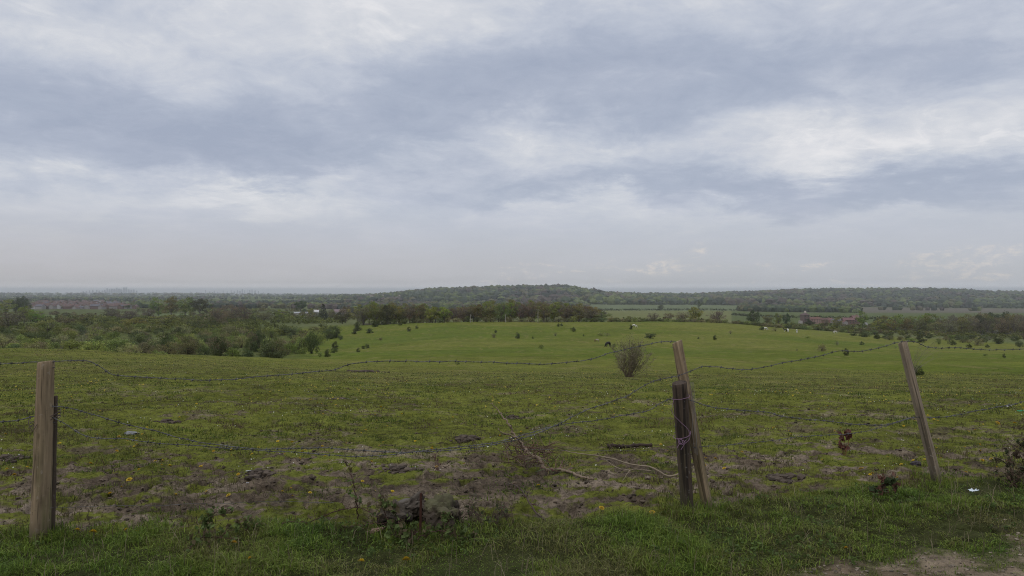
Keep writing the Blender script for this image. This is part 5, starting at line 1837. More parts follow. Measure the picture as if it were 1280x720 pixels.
# ------------------------------------------------------------------ stones, stump, stake
def lump(px, py, w_, h_, dd_, label, name, cat, cols, seed, m='stone', rot=0, sink=0.25, sub=4, rough=0.35):
    import bmesh
    bm = bmesh.new(); bmesh.ops.create_icosphere(bm, subdivisions=sub, radius=1.0)
    v = np.array([p.co[:] for p in bm.verts]); t = np.array([[q.index for q in f.verts] for f in bm.faces]); bm.free()
    r = 1 + (fbm(v[:, 0] * 1.3 + seed, v[:, 1] * 1.3 + v[:, 2] * 1.7, 1.2, 4, seed, 0.6) - 0.5) * rough * 2
    r *= 1 + (np.abs(fbm(v[:, 0] + v[:, 2], v[:, 1] - v[:, 2], 4.0, 3, seed + 5, 0.6) - 0.5)) * rough * 0.9
    v = v * r[:, None]
    mossy = sstep(v[:, 2] + (fbm(v[:, 0], v[:, 1], 3, 3, seed + 9) - 0.5) * 1.6, 0.1, 0.9)
    c = np.array(cols[0]) * (1 - mossy[:, None]) + np.array(cols[1]) * mossy[:, None]
    v = v * np.array([w_ / 2, dd_ / 2, h_ / 2])
    ca, sa = math.cos(rot), math.sin(rot)
    v = np.stack([v[:, 0] * ca - v[:, 2] * sa, v[:, 1], v[:, 0] * sa + v[:, 2] * ca], -1)
    me = np_mesh(name, v, None, t, False, c.astype(np.float32))
    x, y = ray_ground(px, py, 3, 60)
    return obj(name, me, M[m], None, label, cat, loc=(x, y + dd_ * 0.3, H(x, y) + h_ * (0.5 - sink)))


MOSS = (0.085, 0.080, 0.042)
lump(550, 660, 0.26, 0.23, 0.22, 'mossy grey-brown boulder by the rusty stake, right of the split stump', 'boulder', 'boulder', [(0.060, 0.046, 0.033), MOSS], 3, sink=0.12, rough=0.5)
lump(514, 646, 0.20, 0.15, 0.13, 'jagged leaning slab of grey rubble left of the rusty stake', 'rubble_slab', 'rubble', [(0.055, 0.043, 0.033), (0.095, 0.080, 0.062)], 5, rot=0.5, sink=0.0, rough=0.5)
lump(490, 660, 0.19, 0.18, 0.18, 'dark rotten stump half hidden in brambles', 'stump', 'stump', [(0.030, 0.023, 0.018), (0.07, 0.056, 0.040)], 8, sink=0.15, rough=0.55)
lump(505, 634, 0.15, 0.06, 0.10, 'flat pale stone resting across the dark stump', 'stone', 'stone', [(0.08, 0.066, 0.055), (0.11, 0.095, 0.08)], 9, rot=0.25, sink=-0.35, rough=0.4)
lump(566, 650, 0.10, 0.17, 0.10, 'dark pitted clod on the right flank of the mossy boulder', 'clod', 'clod', [(0.035, 0.028, 0.024), (0.05, 0.04, 0.03)], 12, sink=0.1, rough=0.6)
lump(468, 667, 0.13, 0.04, 0.05, 'reddish broken stick end left of the stump', 'wood_chunk', 'wood', [(0.17, 0.105, 0.08), (0.20, 0.13, 0.10)], 13, rot=0.3, sink=0.1, rough=0.3)
lump(1146, 581, 0.10, 0.05, 0.08, 'small dark stone beside the foot of the grey post', 'stone', 'stone', [(0.05, 0.042, 0.045), (0.06, 0.05, 0.052)], 14, sink=0.2)
lump(162, 546, 0.17, 0.05, 0.10, 'pale grey stone in the grass right of the left posts', 'stone', 'stone', [(0.16, 0.16, 0.16), (0.19, 0.19, 0.19)], 15, sink=0.2)
lump(810, 604, 0.05, 0.03, 0.05, 'broken wood chip under the bleached stick', 'wood_chunk', 'wood', [(0.13, 0.10, 0.075), (0.22, 0.18, 0.13)], 16, sink=0.1)
for i, (px, py, w_, lab) in enumerate([(210, 531, .26, 'dark molehill nearest the drooping wires at the left'), (497, 591, .26, 'dark clod heap left of the stump in the mud'), (325, 597, .20, 'dark clod heap in the mud at the left'),
                                       (10, 580, .22, 'dark clod heap left of the left posts'), (580, 551, .24, 'dark molehill just above the drooping wires'),
                                       (455, 464, 0.9, 'brown molehill spread at the near brow, left of centre'), (640, 520, .2, 'small dark molehill above the fallen branch'), (428, 498, .3, 'dark clod in the mid pasture left of centre'), (975, 600, .22, 'dark clod right of the middle posts')]):
    x, y = ray_ground(px, py, 3, 60); gm = np.random.default_rng(60 + i)
    ww = w_ * (0.85 if w_ < .8 else 1.5); mb = MB()
    units = [blob_unit(k_, 1) for k_ in range(5)]
    for q_ in range(110):
        ox, oy = gm.normal(size=2) * np.array([ww * 0.30, ww * 0.24])
        s1 = (0.012 + 0.030 * gm.random() ** 2) * (ww / 0.24) ** 0.5
        zz = H(x + ox, y + oy) + max(0, 0.035 - 0.05 * (ox * ox + oy * oy) / (ww * ww * .1)) * gm.random() + s1 * 0.2
        uv_, ut_ = units[q_ % 5]
        mb.add(uv_ * [s1 * 1.3, s1 * 1.2, s1 * 0.8] + [x + ox, y + oy, zz], None, ut_, tuple(np.array((0.060, 0.046, 0.034)) * gm.uniform(0.6, 1.7)))
    obj('molehill', mb.mesh('molehill'), M['stone'], None, lab, 'molehill')

st = MB()
p0 = np.array(P3(524.5, 668, 4.80)); p1 = np.array(P3(526.5, 616, 4.80)); p0[2] = H(p0[0], p0[1]) - 0.05
st.tube([p0, (p0 + p1) / 2 + [0.002, 0, 0], p1], [0.008, 0.008, 0.009], 7, (0.055, 0.026, 0.018), jit=0.2)
obj('rusty_stake', st.mesh('rusty_stake'), M['bark'], None, 'thin rusty stake standing in front of the mossy boulder', 'stake')


# ------------------------------------------------------------------ brambles and small plants
def bramble(chains, label, leaves, col, seed, name='bramble', lsz=0.045, stem=(0.075, 0.045, 0.035), cat='bramble', rise=0.03):
    g = np.random.default_rng(seed)
    mb = MB(); cs = []
    for pts, r in chains:
        pp = smooth_path(pts, 6)
        pp[1:-1] += g.normal(size=(len(pp) - 2, 3)) * 0.004
        mb.tube(pp, np.linspace(r, r * 0.45, len(pp)), 5, stem, jit=0.2)
        for _ in range(int(len(pp) * 1.1)):
            k = g.integers(1, len(pp)); cs.append(pp[k] + g.normal(size=3) * 0.018 + [0, 0, rise])
            mb.tube([pp[k], cs[-1]], [0.0015, 0.001], 3, stem)
            dd = g.normal(size=3); dd /= np.linalg.norm(dd)
            mb.tube([pp[k], pp[k] + dd * 0.009], [0.0015, 0.0004], 3, stem, cap=False)
    root = obj(name, mb.mesh(name), M['bark'], None, label, cat)
    cs = np.array(cs)
    if leaves:
        sel = cs[g.integers(0, len(cs), leaves)]
        v, q, c = leaf_cloud(sel, np.full(len(sel), 0.028), leaves * 2, lsz, col, seed, 1, 0.2, sizevar=0.9)
        obj('leaves', np_mesh('leaves', v, q, None, False, c), M['leaf'], root)
    return root


DG = [(0.085, 0.115, 0.035), (0.105, 0.14, 0.042), (0.12, 0.095, 0.05)]
bramble([([G(340, 668, 0.01), G(362, 664, 0.06), P3(388, 652, 4.95), P3(415, 640, 4.95), P3(437, 635, 4.95), P3(458, 637, 4.95), G(490, 662, 0.02)], 0.005),
         ([G(450, 658, 0.01), P3(470, 653, 4.9), P3(500, 656, 4.85)], 0.004),
         ([G(447, 652, 0.0), P3(446, 632, 5.0), P3(443, 610, 5.0), P3(439, 592, 5.0), P3(437, 585, 5.0), P3(430, 577, 5.0)], 0.0045)],
        'arching bramble with one upright shoot left of the stump', 34, DG, 31, lsz=0.030)
bramble([([G(255, 680, 0.02), P3(257, 660, 4.75), P3(262, 648, 4.75), P3(272, 640, 4.8), P3(290, 640, 4.85)], 0.004),
         ([G(262, 690, 0.02), P3(270, 675, 4.7), P3(290, 662, 4.7), P3(312, 658, 4.75), G(318, 668, 0.03)], 0.004),
         ([G(236, 694, 0.02), P3(250, 672, 4.55), P3(280, 672, 4.6), G(300, 684, 0.02)], 0.004)],
        'leafy bramble clump in the long grass right of the left posts', 130, DG, 32, lsz=0.036)
bramble([([G(500, 676, 0.0), P3(488, 655, 4.78), P3(480, 640, 4.8), P3(476, 630, 4.85)], 0.005), ([G(505, 676, 0.0), P3(497, 650, 4.75), P3(486, 632, 4.75)], 0.005),
         ([G(515, 680, 0.0), P3(530, 668, 4.6), P3(548, 664, 4.6), P3(572, 668, 4.6), G(590, 678, 0.0)], 0.004),
         ([G(500, 682, 0.0), P3(516, 668, 4.6), P3(524, 660, 4.6)], 0.004), ([G(510, 682, 0.0), P3(500, 670, 4.6), P3(488, 668, 4.6)], 0.004),
         ([G(545, 680, 0.0), P3(556, 664, 4.65), P3(560, 650, 4.65)], 0.003)],
        'leafy dark bramble growing over the stump and rusty stake', 230, DG, 33, lsz=0.036)
bramble([([G(1100, 622, 0.0), P3(1103, 610, 5.7), P3(1108, 602, 5.7)], 0.003), ([G(1118, 622, 0.0), P3(1120, 608, 5.7), P3(1112, 600, 5.7)], 0.003), ([G(1090, 624, 0.0), P3(1098, 614, 5.7), P3(1110, 612, 5.7)], 0.003)],
        'small clump with red dock leaves over dark weeds left of the grey post', 70, [(0.13, 0.06, 0.045), (0.11, 0.055, 0.04), (0.05, 0.065, 0.025), (0.045, 0.06, 0.022)], 34, 'dock_plant', 0.045, cat='plant')
bramble([([G(1055, 566, 0.0), P3(1055, 552, 7.6), P3(1053, 543, 7.6)], 0.003), ([G(1056, 566, 0.0), P3(1060, 552, 7.6), P3(1058, 545, 7.6)], 0.003), ([G(1054, 566, 0.0), P3(1050, 553, 7.6)], 0.003)],
        'red-leaved dock standing alone on the pasture left of the grey post', 40, [(0.13, 0.052, 0.040), (0.11, 0.05, 0.038)], 35, 'dock_plant', 0.05, (0.2, 0.08, 0.05), 'plant')
bramble([([G(545, 580, 0.0), P3(545, 568, 6.9), P3(552, 563, 6.9)], 0.003), ([G(549, 580, 0.0), P3(541, 568, 6.9)], 0.003), ([G(543, 592, 0.0), P3(546, 582, 6.6), P3(552, 584, 6.6)], 0.003)],
        'dead brown stalks on the mud above the mossy boulder', 14, [(0.17, 0.11, 0.085)], 36, 'dead_stalks', 0.03, (0.17, 0.11, 0.085), 'plant')
rb = []
gb = np.random.default_rng(44)
for i in range(22):
    b0 = G(gb.uniform(1258, 1300), gb.uniform(598, 612), 0.0)
    t0 = b0 + np.array([gb.normal() * 0.10, gb.normal() * 0.08, gb.uniform(0.12, 0.36)])
    rb.append(([b0, (b0 + t0) / 2 + gb.normal(size=3) * 0.03, t0], 0.0035))
bramble(rb, 'brown twiggy bush at the right picture edge beside the fence', 230, [(0.075, 0.065, 0.035), (0.055, 0.065, 0.028), (0.11, 0.075, 0.05)], 37, 'twiggy_bush', 0.035, (0.10, 0.07, 0.05), 'bush')
bramble([([G(1262, 590, 0.0), P3(1262, 560, 6.4), P3(1266, 545, 6.4), P3(1262, 534, 6.4)], 0.002), ([G(1258, 592, 0.0), P3(1261, 575, 6.3)], 0.002)],
        'single pale dry stalk rising above the twiggy bush', 0, DG, 38, 'dry_stalk', 0.02, (0.27, 0.23, 0.15), 'stalk', 0.0)
rb = []
for i in range(30):
    b0 = G(gb.uniform(575, 640), gb.uniform(640, 664), 0.0)
    t0 = b0 + np.array([gb.normal() * 0.05, gb.normal() * 0.04, gb.uniform(0.04, 0.16)])
    rb.append(([b0, (b0 + t0) / 2 + gb.normal(size=3) * 0.01, t0], 0.002))
bramble(rb, 'low patch of dry bramble shoots right of the mossy boulder', 70, [(0.08, 0.07, 0.045), (0.06, 0.07, 0.03)], 39, 'bramble', 0.025, (0.085, 0.06, 0.045), 'bramble', 0.01)


# litter
def scrap(px, py, s_, col, label, seed, name='litter', cat='litter'):
    g = np.random.default_rng(seed)
    n = 7
    xx, yy = np.meshgrid(np.linspace(-1, 1, n), np.linspace(-.6, .6, n))
    zz = np.abs(vnoise(xx * 2 + seed, yy * 2.4, seed) - 0.4) * 0.9
    v = np.stack([xx, yy, zz], -1).reshape(-1, 3) * s_
    v = np.vstack([v, v + [0, 0, 0.0015]])
    q = []
    for a_ in range(n - 1):
        for b_ in range(n - 1):
            k = a_ * n + b_
            q.append((k, k + n, k + n + 1, k + 1)); k += n * n; q.append((k, k + 1, k + n + 1, k + n))
    me = np_mesh(name, v, q, None, False, np.tile(np.array(col, np.float32), (len(v), 1)))
    p = G(px, py, 0.03)
    return obj(name, me, M['plain'], None, label, cat, loc=tuple(p))


scrap(1216, 613, 0.035, (0.55, 0.60, 0.62), 'scrap of white litter on the grass right of the grey post', 1)
scrap(1276, 520, 0.05, (0.035, 0.19, 0.09), 'green plastic scrap on the pasture at the right edge', 2)
scrap(1260, 516, 0.045, (0.38, 0.36, 0.34), 'pale grey scrap left of the green plastic one', 3)
scrap(311, 596, 0.022, (0.40, 0.40, 0.38), 'small pale scrap on the mud at the left', 4)
scrap(310, 608, 0.010, (0.6, 0.6, 0.6), 'tiny white scrap on the mud below the pale one', 5)

# ------------------------------------------------------------------ grass
def blades(n, xy, hmin, hmax, wd, lean, cols, seed, hmul=None, droop=0.35):
    g = np.random.default_rng(seed)
    n = len(xy)
    z = height(xy[:, 0], xy[:, 1])
    h = g.uniform(hmin, hmax, n) * (1 if hmul is None else hmul)
    a = g.uniform(0, 2 * math.pi, n); la = g.uniform(0, 2 * math.pi, n); ln = np.abs(g.normal(size=n)) * lean * h
    side = np.stack([np.cos(a), np.sin(a), np.zeros(n)], -1) * (wd * (0.7 + 0.6 * g.random(n)))[:, None] * 0.5
    ld = np.stack([np.cos(la), np.sin(la), np.zeros(n)], -1)
    b = np.stack([xy[:, 0], xy[:, 1], z - 0.006], -1)
    mid = b + ld * (ln * 0.35)[:, None] + np.array([0, 0, 1.0]) * (h * 0.6)[:, None]
    tip = b + ld * ln[:, None] + np.array([0, 0, 1.0]) * (h * (1 - droop * np.clip(ln / h, 0, 1)))[:, None]
    v = np.stack([b - side, b + side, mid + side * 0.8, mid - side * 0.8, tip], 1).reshape(-1, 3)
    o = np.arange(n)[:, None] * 5
    q = o + np.array([[0, 1, 2, 3]]); t = o + np.array([[3, 2, 4]])
    cols = np.asarray(cols)
    pn = fbm(xy[:, 0], xy[:, 1], 1.7, 3, seed + 1)
    k = np.clip(((pn - 0.3) / 0.4 * 0.6 + g.random(n) * 0.5) * len(cols), 0, len(cols) - 1).astype(int)
    c = cols[k] * (0.45 + 1.0 * g.random((n, 1)) ** 1.2)
    c = np.repeat(c, 5, 0)
    return v, q, t, c


def region(n, x0, x1, y0, y1, g):
    return np.stack([g.uniform(x0, x1, n), g.uniform(y0, y1, n)], -1)


g = np.random.default_rng(3)
# long uncut strip by the fence
xy = region(640000, -5.2, 6.8, 3.0, 7.3, g)
u = np.abs(xy[:, 0] / xy[:, 1])
e = xy[:, 1] - strip_edge(xy[:, 0])
edge = (fbm(xy[:, 0], xy[:, 1], 2.6, 4, 12) - 0.5) * 0.8
dens = (1 - sstep(e + edge, -0.12, 0.16)) * (1 - path_mask(xy[:, 0], xy[:, 1]) * 0.985)
patch = 0.35 + 0.65 * sstep(fbm(xy[:, 0], xy[:, 1], 1.9, 4, 14), 0.36, 0.58)
keep = (g.random(len(xy)) < dens * patch) & (u < 0.86)
xy = xy[keep]
hm = (0.30 + 0.75 * sstep(fbm(xy[:, 0], xy[:, 1], 1.1, 3, 15), 0.3, 0.7) + 0.85 * sstep(fbm(xy[:, 0], xy[:, 1], 5.0, 3, 17), 0.42, 0.66)) * (1 - 0.30 * sstep(xy[:, 0], 0.6, 2.5))
hm *= 1 - 0.55 * path_mask(xy[:, 0] - 0.15, xy[:, 1] + 0.05)
GC = [(0.070, 0.112, 0.020), (0.100, 0.152, 0.024), (0.134, 0.192, 0.030), (0.165, 0.218, 0.036), (0.165, 0.190, 0.040), (0.160, 0.150, 0.055)]
v, q, t, c = blades(0, xy, 0.018, 0.052, 0.0044, 1.15, GC, 5, hm)
n_long = len(xy)
obj('long_grass', np_mesh('long_grass', v, q, t, False, c.astype(np.float32)), M['grass'], None, 'uncut green grass strip between the path and the fence', 'grass', kind='stuff')
# dry straws among it
xs = xy[g.random(len(xy)) < 0.010]
v, q, t, c = blades(0, xs, 0.07, 0.18, 0.003, 0.7, [(0.24, 0.20, 0.12), (0.20, 0.165, 0.10)], 6)
obj('dry_grass', np_mesh('dry_grass', v, q, t, False, c.astype(np.float32)), M['grass'], None, 'dry straw-coloured stems scattered in the uncut grass', 'grass', kind='stuff')
# taller tufts left standing against the posts and the boulder
tp = []
for (px_, py_, d_) in ((50, 675, 4.72), (61, 670, 4.80), (859, 641, 5.28), (883, 636, 5.38), (1169, 598, 6.22), (550, 664, 4.8), (515, 664, 4.8), (490, 668, 4.75)):
    cx_ = (px_ - 640) / F * d_
    a_ = g.uniform(0, 6.28, 170); r_ = g.uniform(0.05, 0.17, 170)
    tp.append(np.stack([cx_ + np.cos(a_) * r_, d_ + np.sin(a_) * r_], -1))
tp = np.vstack(tp)
v, q, t, c = blades(0, tp, 0.05, 0.13, 0.0042, 0.55, GC, 9)
obj('tufts', np_mesh('tufts', v, q, t, False, c.astype(np.float32)), M['grass'], None, 'taller grass left standing round the feet of the posts', 'grass', kind='stuff')
# low leafy weeds in the strip
xs = region(5000, -4.5, 6, 3.6, 6.6, g)
e = xs[:, 1] - strip_edge(xs[:, 0])
keep = (g.random(len(xs)) < (1 - sstep(e, -0.1, 0.1)) * (1 - path_mask(xs[:, 0], xs[:, 1])) * sstep(fbm(xs[:, 0], xs[:, 1], 1.5, 3, 44), 0.5, 0.62))
xs = xs[keep]
z = height(xs[:, 0], xs[:, 1])
v, q, c = leaf_cloud(np.column_stack([xs, z + 0.03]), np.full(len(xs), 0.035), len(xs) * 5, 0.024, [(0.085, 0.125, 0.032), (0.10, 0.145, 0.036), (0.075, 0.105, 0.030)], 45, 0.6, 0.2)
obj('weeds', np_mesh('weeds', v, q, None, False, c.astype(np.float32)), M['leaf'], None, 'low broad-leaved weeds in the uncut strip', 'weeds', kind='stuff')
# cropped pasture: short tufts thinning with distance
N = 520000
r = 4.6 * (75 / 4.6) ** (g.random(N) ** 0.86)
u = g.uniform(-0.80, 0.80, N)
xy = np.stack([u * r, r], -1)
e = xy[:, 1] - strip_edge(xy[:, 0])
mdm = mud_mask(xy[:, 0], xy[:, 1])
tuft = sstep(fbm(xy[:, 0], xy[:, 1], 5.0, 3, 46), 0.36, 0.60)
keep = (e > -0.15) & (g.random(N) < (1 - mdm * 0.62) * (0.30 + 0.70 * tuft) * (1 - sstep(xy[:, 1], 22, 74)))
xy = xy[keep]
s_ = np.interp(xy[:, 1], [5, 12, 70], [1, 1.0, 1.5]) * (0.55 + 1.1 * sstep(fbm(xy[:, 0], xy[:, 1], 3.0, 3, 47), 0.4, 0.68))
PG = [(0.072, 0.106, 0.020), (0.090, 0.130, 0.024), (0.110, 0.150, 0.028), (0.135, 0.150, 0.032), (0.150, 0.125, 0.050), (0.120, 0.088, 0.052)]
v, q, t, c = blades(0, xy, 0.012, 0.042, 0.0052, 0.8, PG, 8, s_)
cen = np.repeat(np.column_stack([xy, np.zeros(len(xy))]), 5, 0)
wsc = np.repeat(np.interp(xy[:, 1], [5, 12, 70], [1, 1.8, 6]), 5)
mac = (fbm(cen[:, 0], cen[:, 1] * 0.7, 0.30, 4, 48) - 0.5) * 2.2
mc2 = sstep(fbm(cen[:, 0], cen[:, 1] * 0.8, 0.65, 5, 49, 0.65), 0.52, 0.66)[:, None]
c = c * (1 + np.clip(mac, -0.5, 0.6)[:, None] * np.array([0.35, 0.18, 0.3]))
c = c * (1 - mc2 * 0.65) + np.array([0.115, 0.092, 0.050]) * mc2 * 0.65 * (0.5 + g.random((len(c), 1)))
v[:, 0] = cen[:, 0] + (v[:, 0] - cen[:, 0]) * wsc
v[:, 1] = cen[:, 1] + (v[:, 1] - cen[:, 1]) * wsc
obj('pasture_grass', np_mesh('pasture_grass', v, q, t, False, c.astype(np.float32)), M['grass'], None, 'short cropped grass covering the pasture beyond the fence', 'grass', kind='stuff')

# crumbs of earth and droppings on the mud
cb = []
xy = region(60000, -7, 7, 4.7, 13, g)
mdm = mud_mask(xy[:, 0], xy[:, 1]); e = xy[:, 1] - strip_edge(xy[:, 0])
keep = (g.random(len(xy)) < mdm * 0.42 + 0.012) & (e > -0.05)
xy = xy[keep]
uv_, ut_ = blob_unit(3, 1)
units = [blob_unit(k, 1) for k in range(5)]
z = height(xy[:, 0], xy[:, 1]); V = []; T = []; C = []; n = 0
for i in range(len(xy)):
    uv_, ut_ = units[i % 5]; s1 = 0.003 + 0.016 * g.random() ** 4
    V.append(uv_ * [s1 * 1.3, s1 * 1.1, s1 * 0.7] + [xy[i, 0], xy[i, 1], z[i] + s1 * 0.2]); T.append(ut_ + n); n += len(uv_)
    c = np.array([0.082, 0.062, 0.043]) * g.uniform(0.3, 1.5); C.append(np.tile(c, (len(uv_), 1)))
obj('clods', np_mesh('clods', np.vstack(V), None, np.vstack(T), False, np.vstack(C).astype(np.float32)), M['stone'], None, 'crumbs of trodden earth over the muddy ground', 'earth', kind='stuff')

xy = region(26000, 0.5, 6.0, 3.3, 5.6, g)
pmm = path_mask(xy[:, 0], xy[:, 1])
xy = xy[g.random(len(xy)) < pmm * 0.5]
z = height(xy[:, 0], xy[:, 1]); V = []; T = []; C = []; n = 0
for i in range(len(xy)):
    uv_, ut_ = units[i % 5]; s1 = 0.0025 + 0.009 * g.random() ** 5
    V.append(uv_ * [s1 * 1.3, s1 * 1.1, s1 * 0.7] + [xy[i, 0], xy[i, 1], z[i] + s1 * 0.2]); T.append(ut_ + n); n += len(uv_)
    C.append(np.tile(np.array([0.15, 0.122, 0.09]) * g.uniform(0.4, 1.7), (len(uv_), 1)))
obj('gravel', np_mesh('gravel', np.vstack(V), None, np.vstack(T), False, np.vstack(C).astype(np.float32)), M['stone'], None, 'grit and small stones on the bare path', 'gravel', kind='stuff')
xs = region(60000, 0.5, 6.0, 3.3, 5.6, g)
pmm = path_mask(xs[:, 0], xs[:, 1]); gpm = sstep(fbm(xs[:, 0], xs[:, 1], 3.2, 5, 73, 0.65), 0.42, 0.58)
xs = xs[g.random(len(xs)) < pmm * (0.06 + 0.9 * gpm)]
v, q, t, c = blades(0, xs, 0.010, 0.035, 0.0038, 1.0, GC, 19)
obj('trodden_grass', np_mesh('trodden_grass', v, q, t, False, c.astype(np.float32)), M['grass'], None, 'trodden grass invading the bare path', 'grass', kind='stuff')

# ------------------------------------------------------------------ dandelions and daisies
def dandelion_meshes(seed):
    g = np.random.default_rng(seed)
    hd = MB()
    for ring, (rr, zz, n) in enumerate([(0.020, 0.0, 20), (0.016, 0.004, 17), (0.011, 0.008, 13), (0.006, 0.010, 8)]):
        for i in range(n):
            a = i / n * 6.283 + ring * 0.4 + g.normal() * 0.06; ca, sa = math.cos(a), math.sin(a); w_ = 0.0026
            tip = np.array([ca * rr, sa * rr, zz + g.uniform(-0.001, 0.002)])
            sd_ = np.array([-sa, ca, 0]) * w_
            hd.add([sd_ * .5 + [0, 0, zz * .3], -sd_ * .5 + [0, 0, zz * .3], tip - sd_, tip + sd_], [(0, 1, 2, 3)], None, tuple(np.array((0.55, 0.38, 0.03)) * g.uniform(0.8, 1.1)))
    stm = MB(); stm.tube([(0, 0, -1), (0.05, 0.02, -0.5), (0, 0, 0)], [0.08, 0.07, 0.06], 5, (0.11, 0.12, 0.05))
    return hd.mesh('flower_head'), stm.mesh('stem')


DM = dandelion_meshes(2)
DM[0].materials.append(M['petal']); DM[1].materials.append(M['leaf'])


def dandelion(x, y, s_, hgt, label, group, parts):
    z = H(x, y)
    if parts:
        e = bpy.data.objects.new('dandelion', None); COL.objects.link(e); e.location = (x, y, z)
        tag(e, label, 'dandelion', group)
        a = obj('flower_head', DM[0], None, e, loc=(0, 0, hgt)); a.scale = (s_,) * 3
        a.rotation_euler = (R(rd.uniform(5, 40)), R(rd.uniform(-20, 20)), rd.uniform(0, 6))
        b_ = obj('stem', DM[1], None, e, loc=(0, 0, hgt)); b_.scale = (0.03, 0.03, hgt)
        return e
    o = obj('dandelion', DM[0], None, None, label, 'dandelion', group, loc=(x, y, z + hgt)); o.scale = (s_,) * 3
    o.rotation_euler = (R(rd.uniform(5, 35)), R(rd.uniform(-15, 15)), rd.uniform(0, 6))
    return o


rd = random.Random(6)
for i, (px, py, s_, lab) in enumerate([
    (508, 708, 1.2, 'big yellow dandelion near the bottom edge below the rusty stake'), (452, 718, 1.2, 'dandelion cut by the bottom edge, left of the big one'),
    (293, 690, 1.2, 'bright dandelion in the long grass below the leafy bramble'), (313, 711, 0.9, 'dandelion at the bottom left below the bright one'),
    (117, 671, 1.2, 'dandelion right of the left posts, brighter of two'), (97, 670, 1.0, 'dandelion right of the left posts, left of two'),
    (158, 667, 0.9, 'dandelion at the mud edge below the left wires'), (172, 666, 1.0, 'dandelion at the mud edge, right of its neighbour'),
    (815, 644, 1.1, 'dandelion at the foot of the short dark post'), (752, 643, 1.0, 'faint dandelion left of the middle posts'),
    (1006, 576, 1.4, 'yellow dandelion on the mud between the middle and grey posts'), (1057, 698, 0.9, 'low dandelion in the grass near the path'),
    (162, 604, 1.2, 'dandelion pair member on the left mud, upper'), (138, 616, 1.2, 'dandelion pair member on the left mud, lower'),
    (1247, 534, 1.5, 'dandelion on the right pasture by the grey scrap'), (1268, 533, 1.4, 'dandelion at the right edge below the green scrap')]):
    p = G(px, py, 0)
    dandelion(p[0], p[1], s_ * 1.05, 0.055 if py > 660 else 0.03, lab, None, py > 640)
cnt = 0
stuff_pts = []
while cnt < 270:
    d = 5.6 * (17 / 5.6) ** rd.random(); uu = rd.uniform(-0.74, 0.74)
    x, y = uu * d, d
    if y < strip_edge(x) + 0.1: continue
    cl = float(fbm(np.array([x]), np.array([y]), 0.8, 2, 81)[0])
    if rd.random() > sstep(cl, 0.38, 0.62): continue
    pq = 640 + uu * F
    sec = ('left of the left posts' if pq < 50 else 'just right of the left posts' if pq < 170 else 'beyond the left wires' if pq < 300 else 'beyond the lowest droop of the wires' if pq < 440
           else 'beyond the stump' if pq < 600 else 'beyond the fallen branch' if pq < 740 else 'left of the middle posts' if pq < 840 else 'right of the middle posts' if pq < 960
           else 'before the red-leaved dock' if pq < 1090 else 'by the grey post' if pq < 1180 else 'right of the grey post')
    rw = 'close to the mud' if d < 7.5 else 'on the lower slope' if d < 10 else 'on the middle slope' if d < 13 else 'on the upper slope'
    dandelion(x, y, rd.uniform(0.55, 1.0), rd.uniform(0.010, 0.025), f'small yellow dandelion {rw}, {sec}', f'dandelions {rw}, {sec}', False)
    cnt += 1


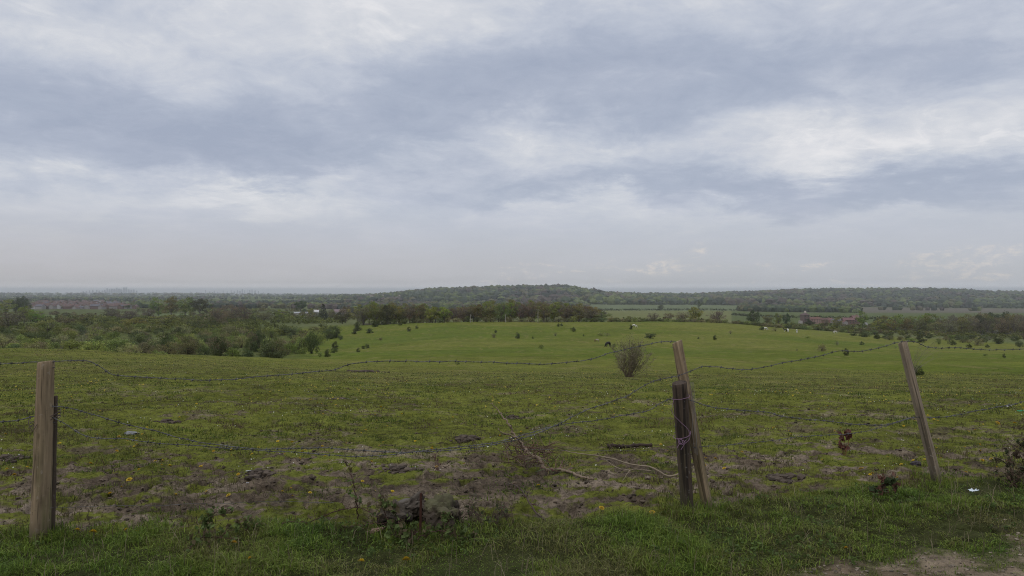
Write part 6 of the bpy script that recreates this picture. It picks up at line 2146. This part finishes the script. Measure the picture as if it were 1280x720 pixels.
def flecks(n, d0, d1, size, cols, seed, name, label, cat, thr=0.45, fs=0.9, up=0.02):
    g = np.random.default_rng(seed)
    d = d0 * (d1 / d0) ** g.random(n * 3); uu = g.uniform(-0.78, 0.78, n * 3)
    xy = np.stack([uu * d, d], -1)
    k = fbm(xy[:, 0], xy[:, 1], fs, 3, seed) > thr
    k &= xy[:, 1] > strip_edge(xy[:, 0]) + 0.2
    k &= mud_mask(xy[:, 0], xy[:, 1]) < 0.6
    xy = xy[k][:n]; n = len(xy)
    z = height(xy[:, 0], xy[:, 1]) + up
    V = []; T = []; C = []
    ang = np.arange(6) * math.pi / 3
    s_ = size * g.uniform(0.7, 1.3, n) * np.interp(xy[:, 1], [6, 40], [1, 1.7])
    til = g.uniform(-0.5, 0.5, (n, 2))
    base = np.stack([np.cos(ang), np.sin(ang)], -1)
    v = np.zeros((n, 7, 3))
    v[:, :6, 0] = xy[:, 0, None] + base[None, :, 0] * s_[:, None]
    v[:, :6, 1] = xy[:, 1, None] + base[None, :, 1] * s_[:, None]
    v[:, :6, 2] = z[:, None] + (base[None, :, 0] * til[:, 0, None] + base[None, :, 1] * (til[:, 1, None] + 0.35)) * s_[:, None]
    v[:, 6] = np.column_stack([xy, z + s_ * 0.35])
    t = []
    o = np.arange(n)[:, None] * 7
    t = np.concatenate([o + np.array([[k_, (k_ + 1) % 6, 6]]) for k_ in range(6)])
    cols = np.array(cols); c = np.repeat(cols[g.integers(0, len(cols), n)], 7, 0)
    return obj(name, np_mesh(name, v.reshape(-1, 3), None, t, False, c.astype(np.float32)), M['petal'], None, label, cat, kind='stuff')


flecks(900, 12, 50, 0.012, [(0.42, 0.33, 0.04), (0.38, 0.31, 0.05)], 5, 'distant_dandelions', 'countless tiny yellow dandelions farther out on the pasture', 'dandelions', 0.50)
flecks(1500, 6.5, 34, 0.0050, [(0.50, 0.50, 0.42), (0.42, 0.42, 0.30)], 8, 'daisies', 'tiny white daisies speckling the pasture', 'daisies', 0.60, 1.6, 0.02)


# ------------------------------------------------------------------ look-alikes get their place in their own little row
ORD = ['first', 'second', 'third', 'fourth', 'fifth', 'sixth', 'seventh', 'eighth', 'ninth', 'tenth', 'eleventh', 'twelfth', 'thirteenth', 'fourteenth', 'fifteenth', 'sixteenth', 'seventeenth',
       'eighteenth', 'nineteenth', 'twentieth']
bylab = {}
for o in list(COL.objects):
    if o.parent is None and 'label' in o and o.get('kind') is None:
        bylab.setdefault(o['label'], []).append(o)
for lab, os_ in bylab.items():
    if len(os_) < 2 or len(os_) > 20:
        continue
    os_.sort(key=lambda o: o.location.x / max(o.location.y, 1))
    for i, o in enumerate(os_):
        suf = ' (leftmost)' if i == 0 else ' (rightmost)' if i == len(os_) - 1 else f' ({ORD[i]} from left)'
        if len((lab + suf).split()) <= 16:
            o['label'] = lab + suf
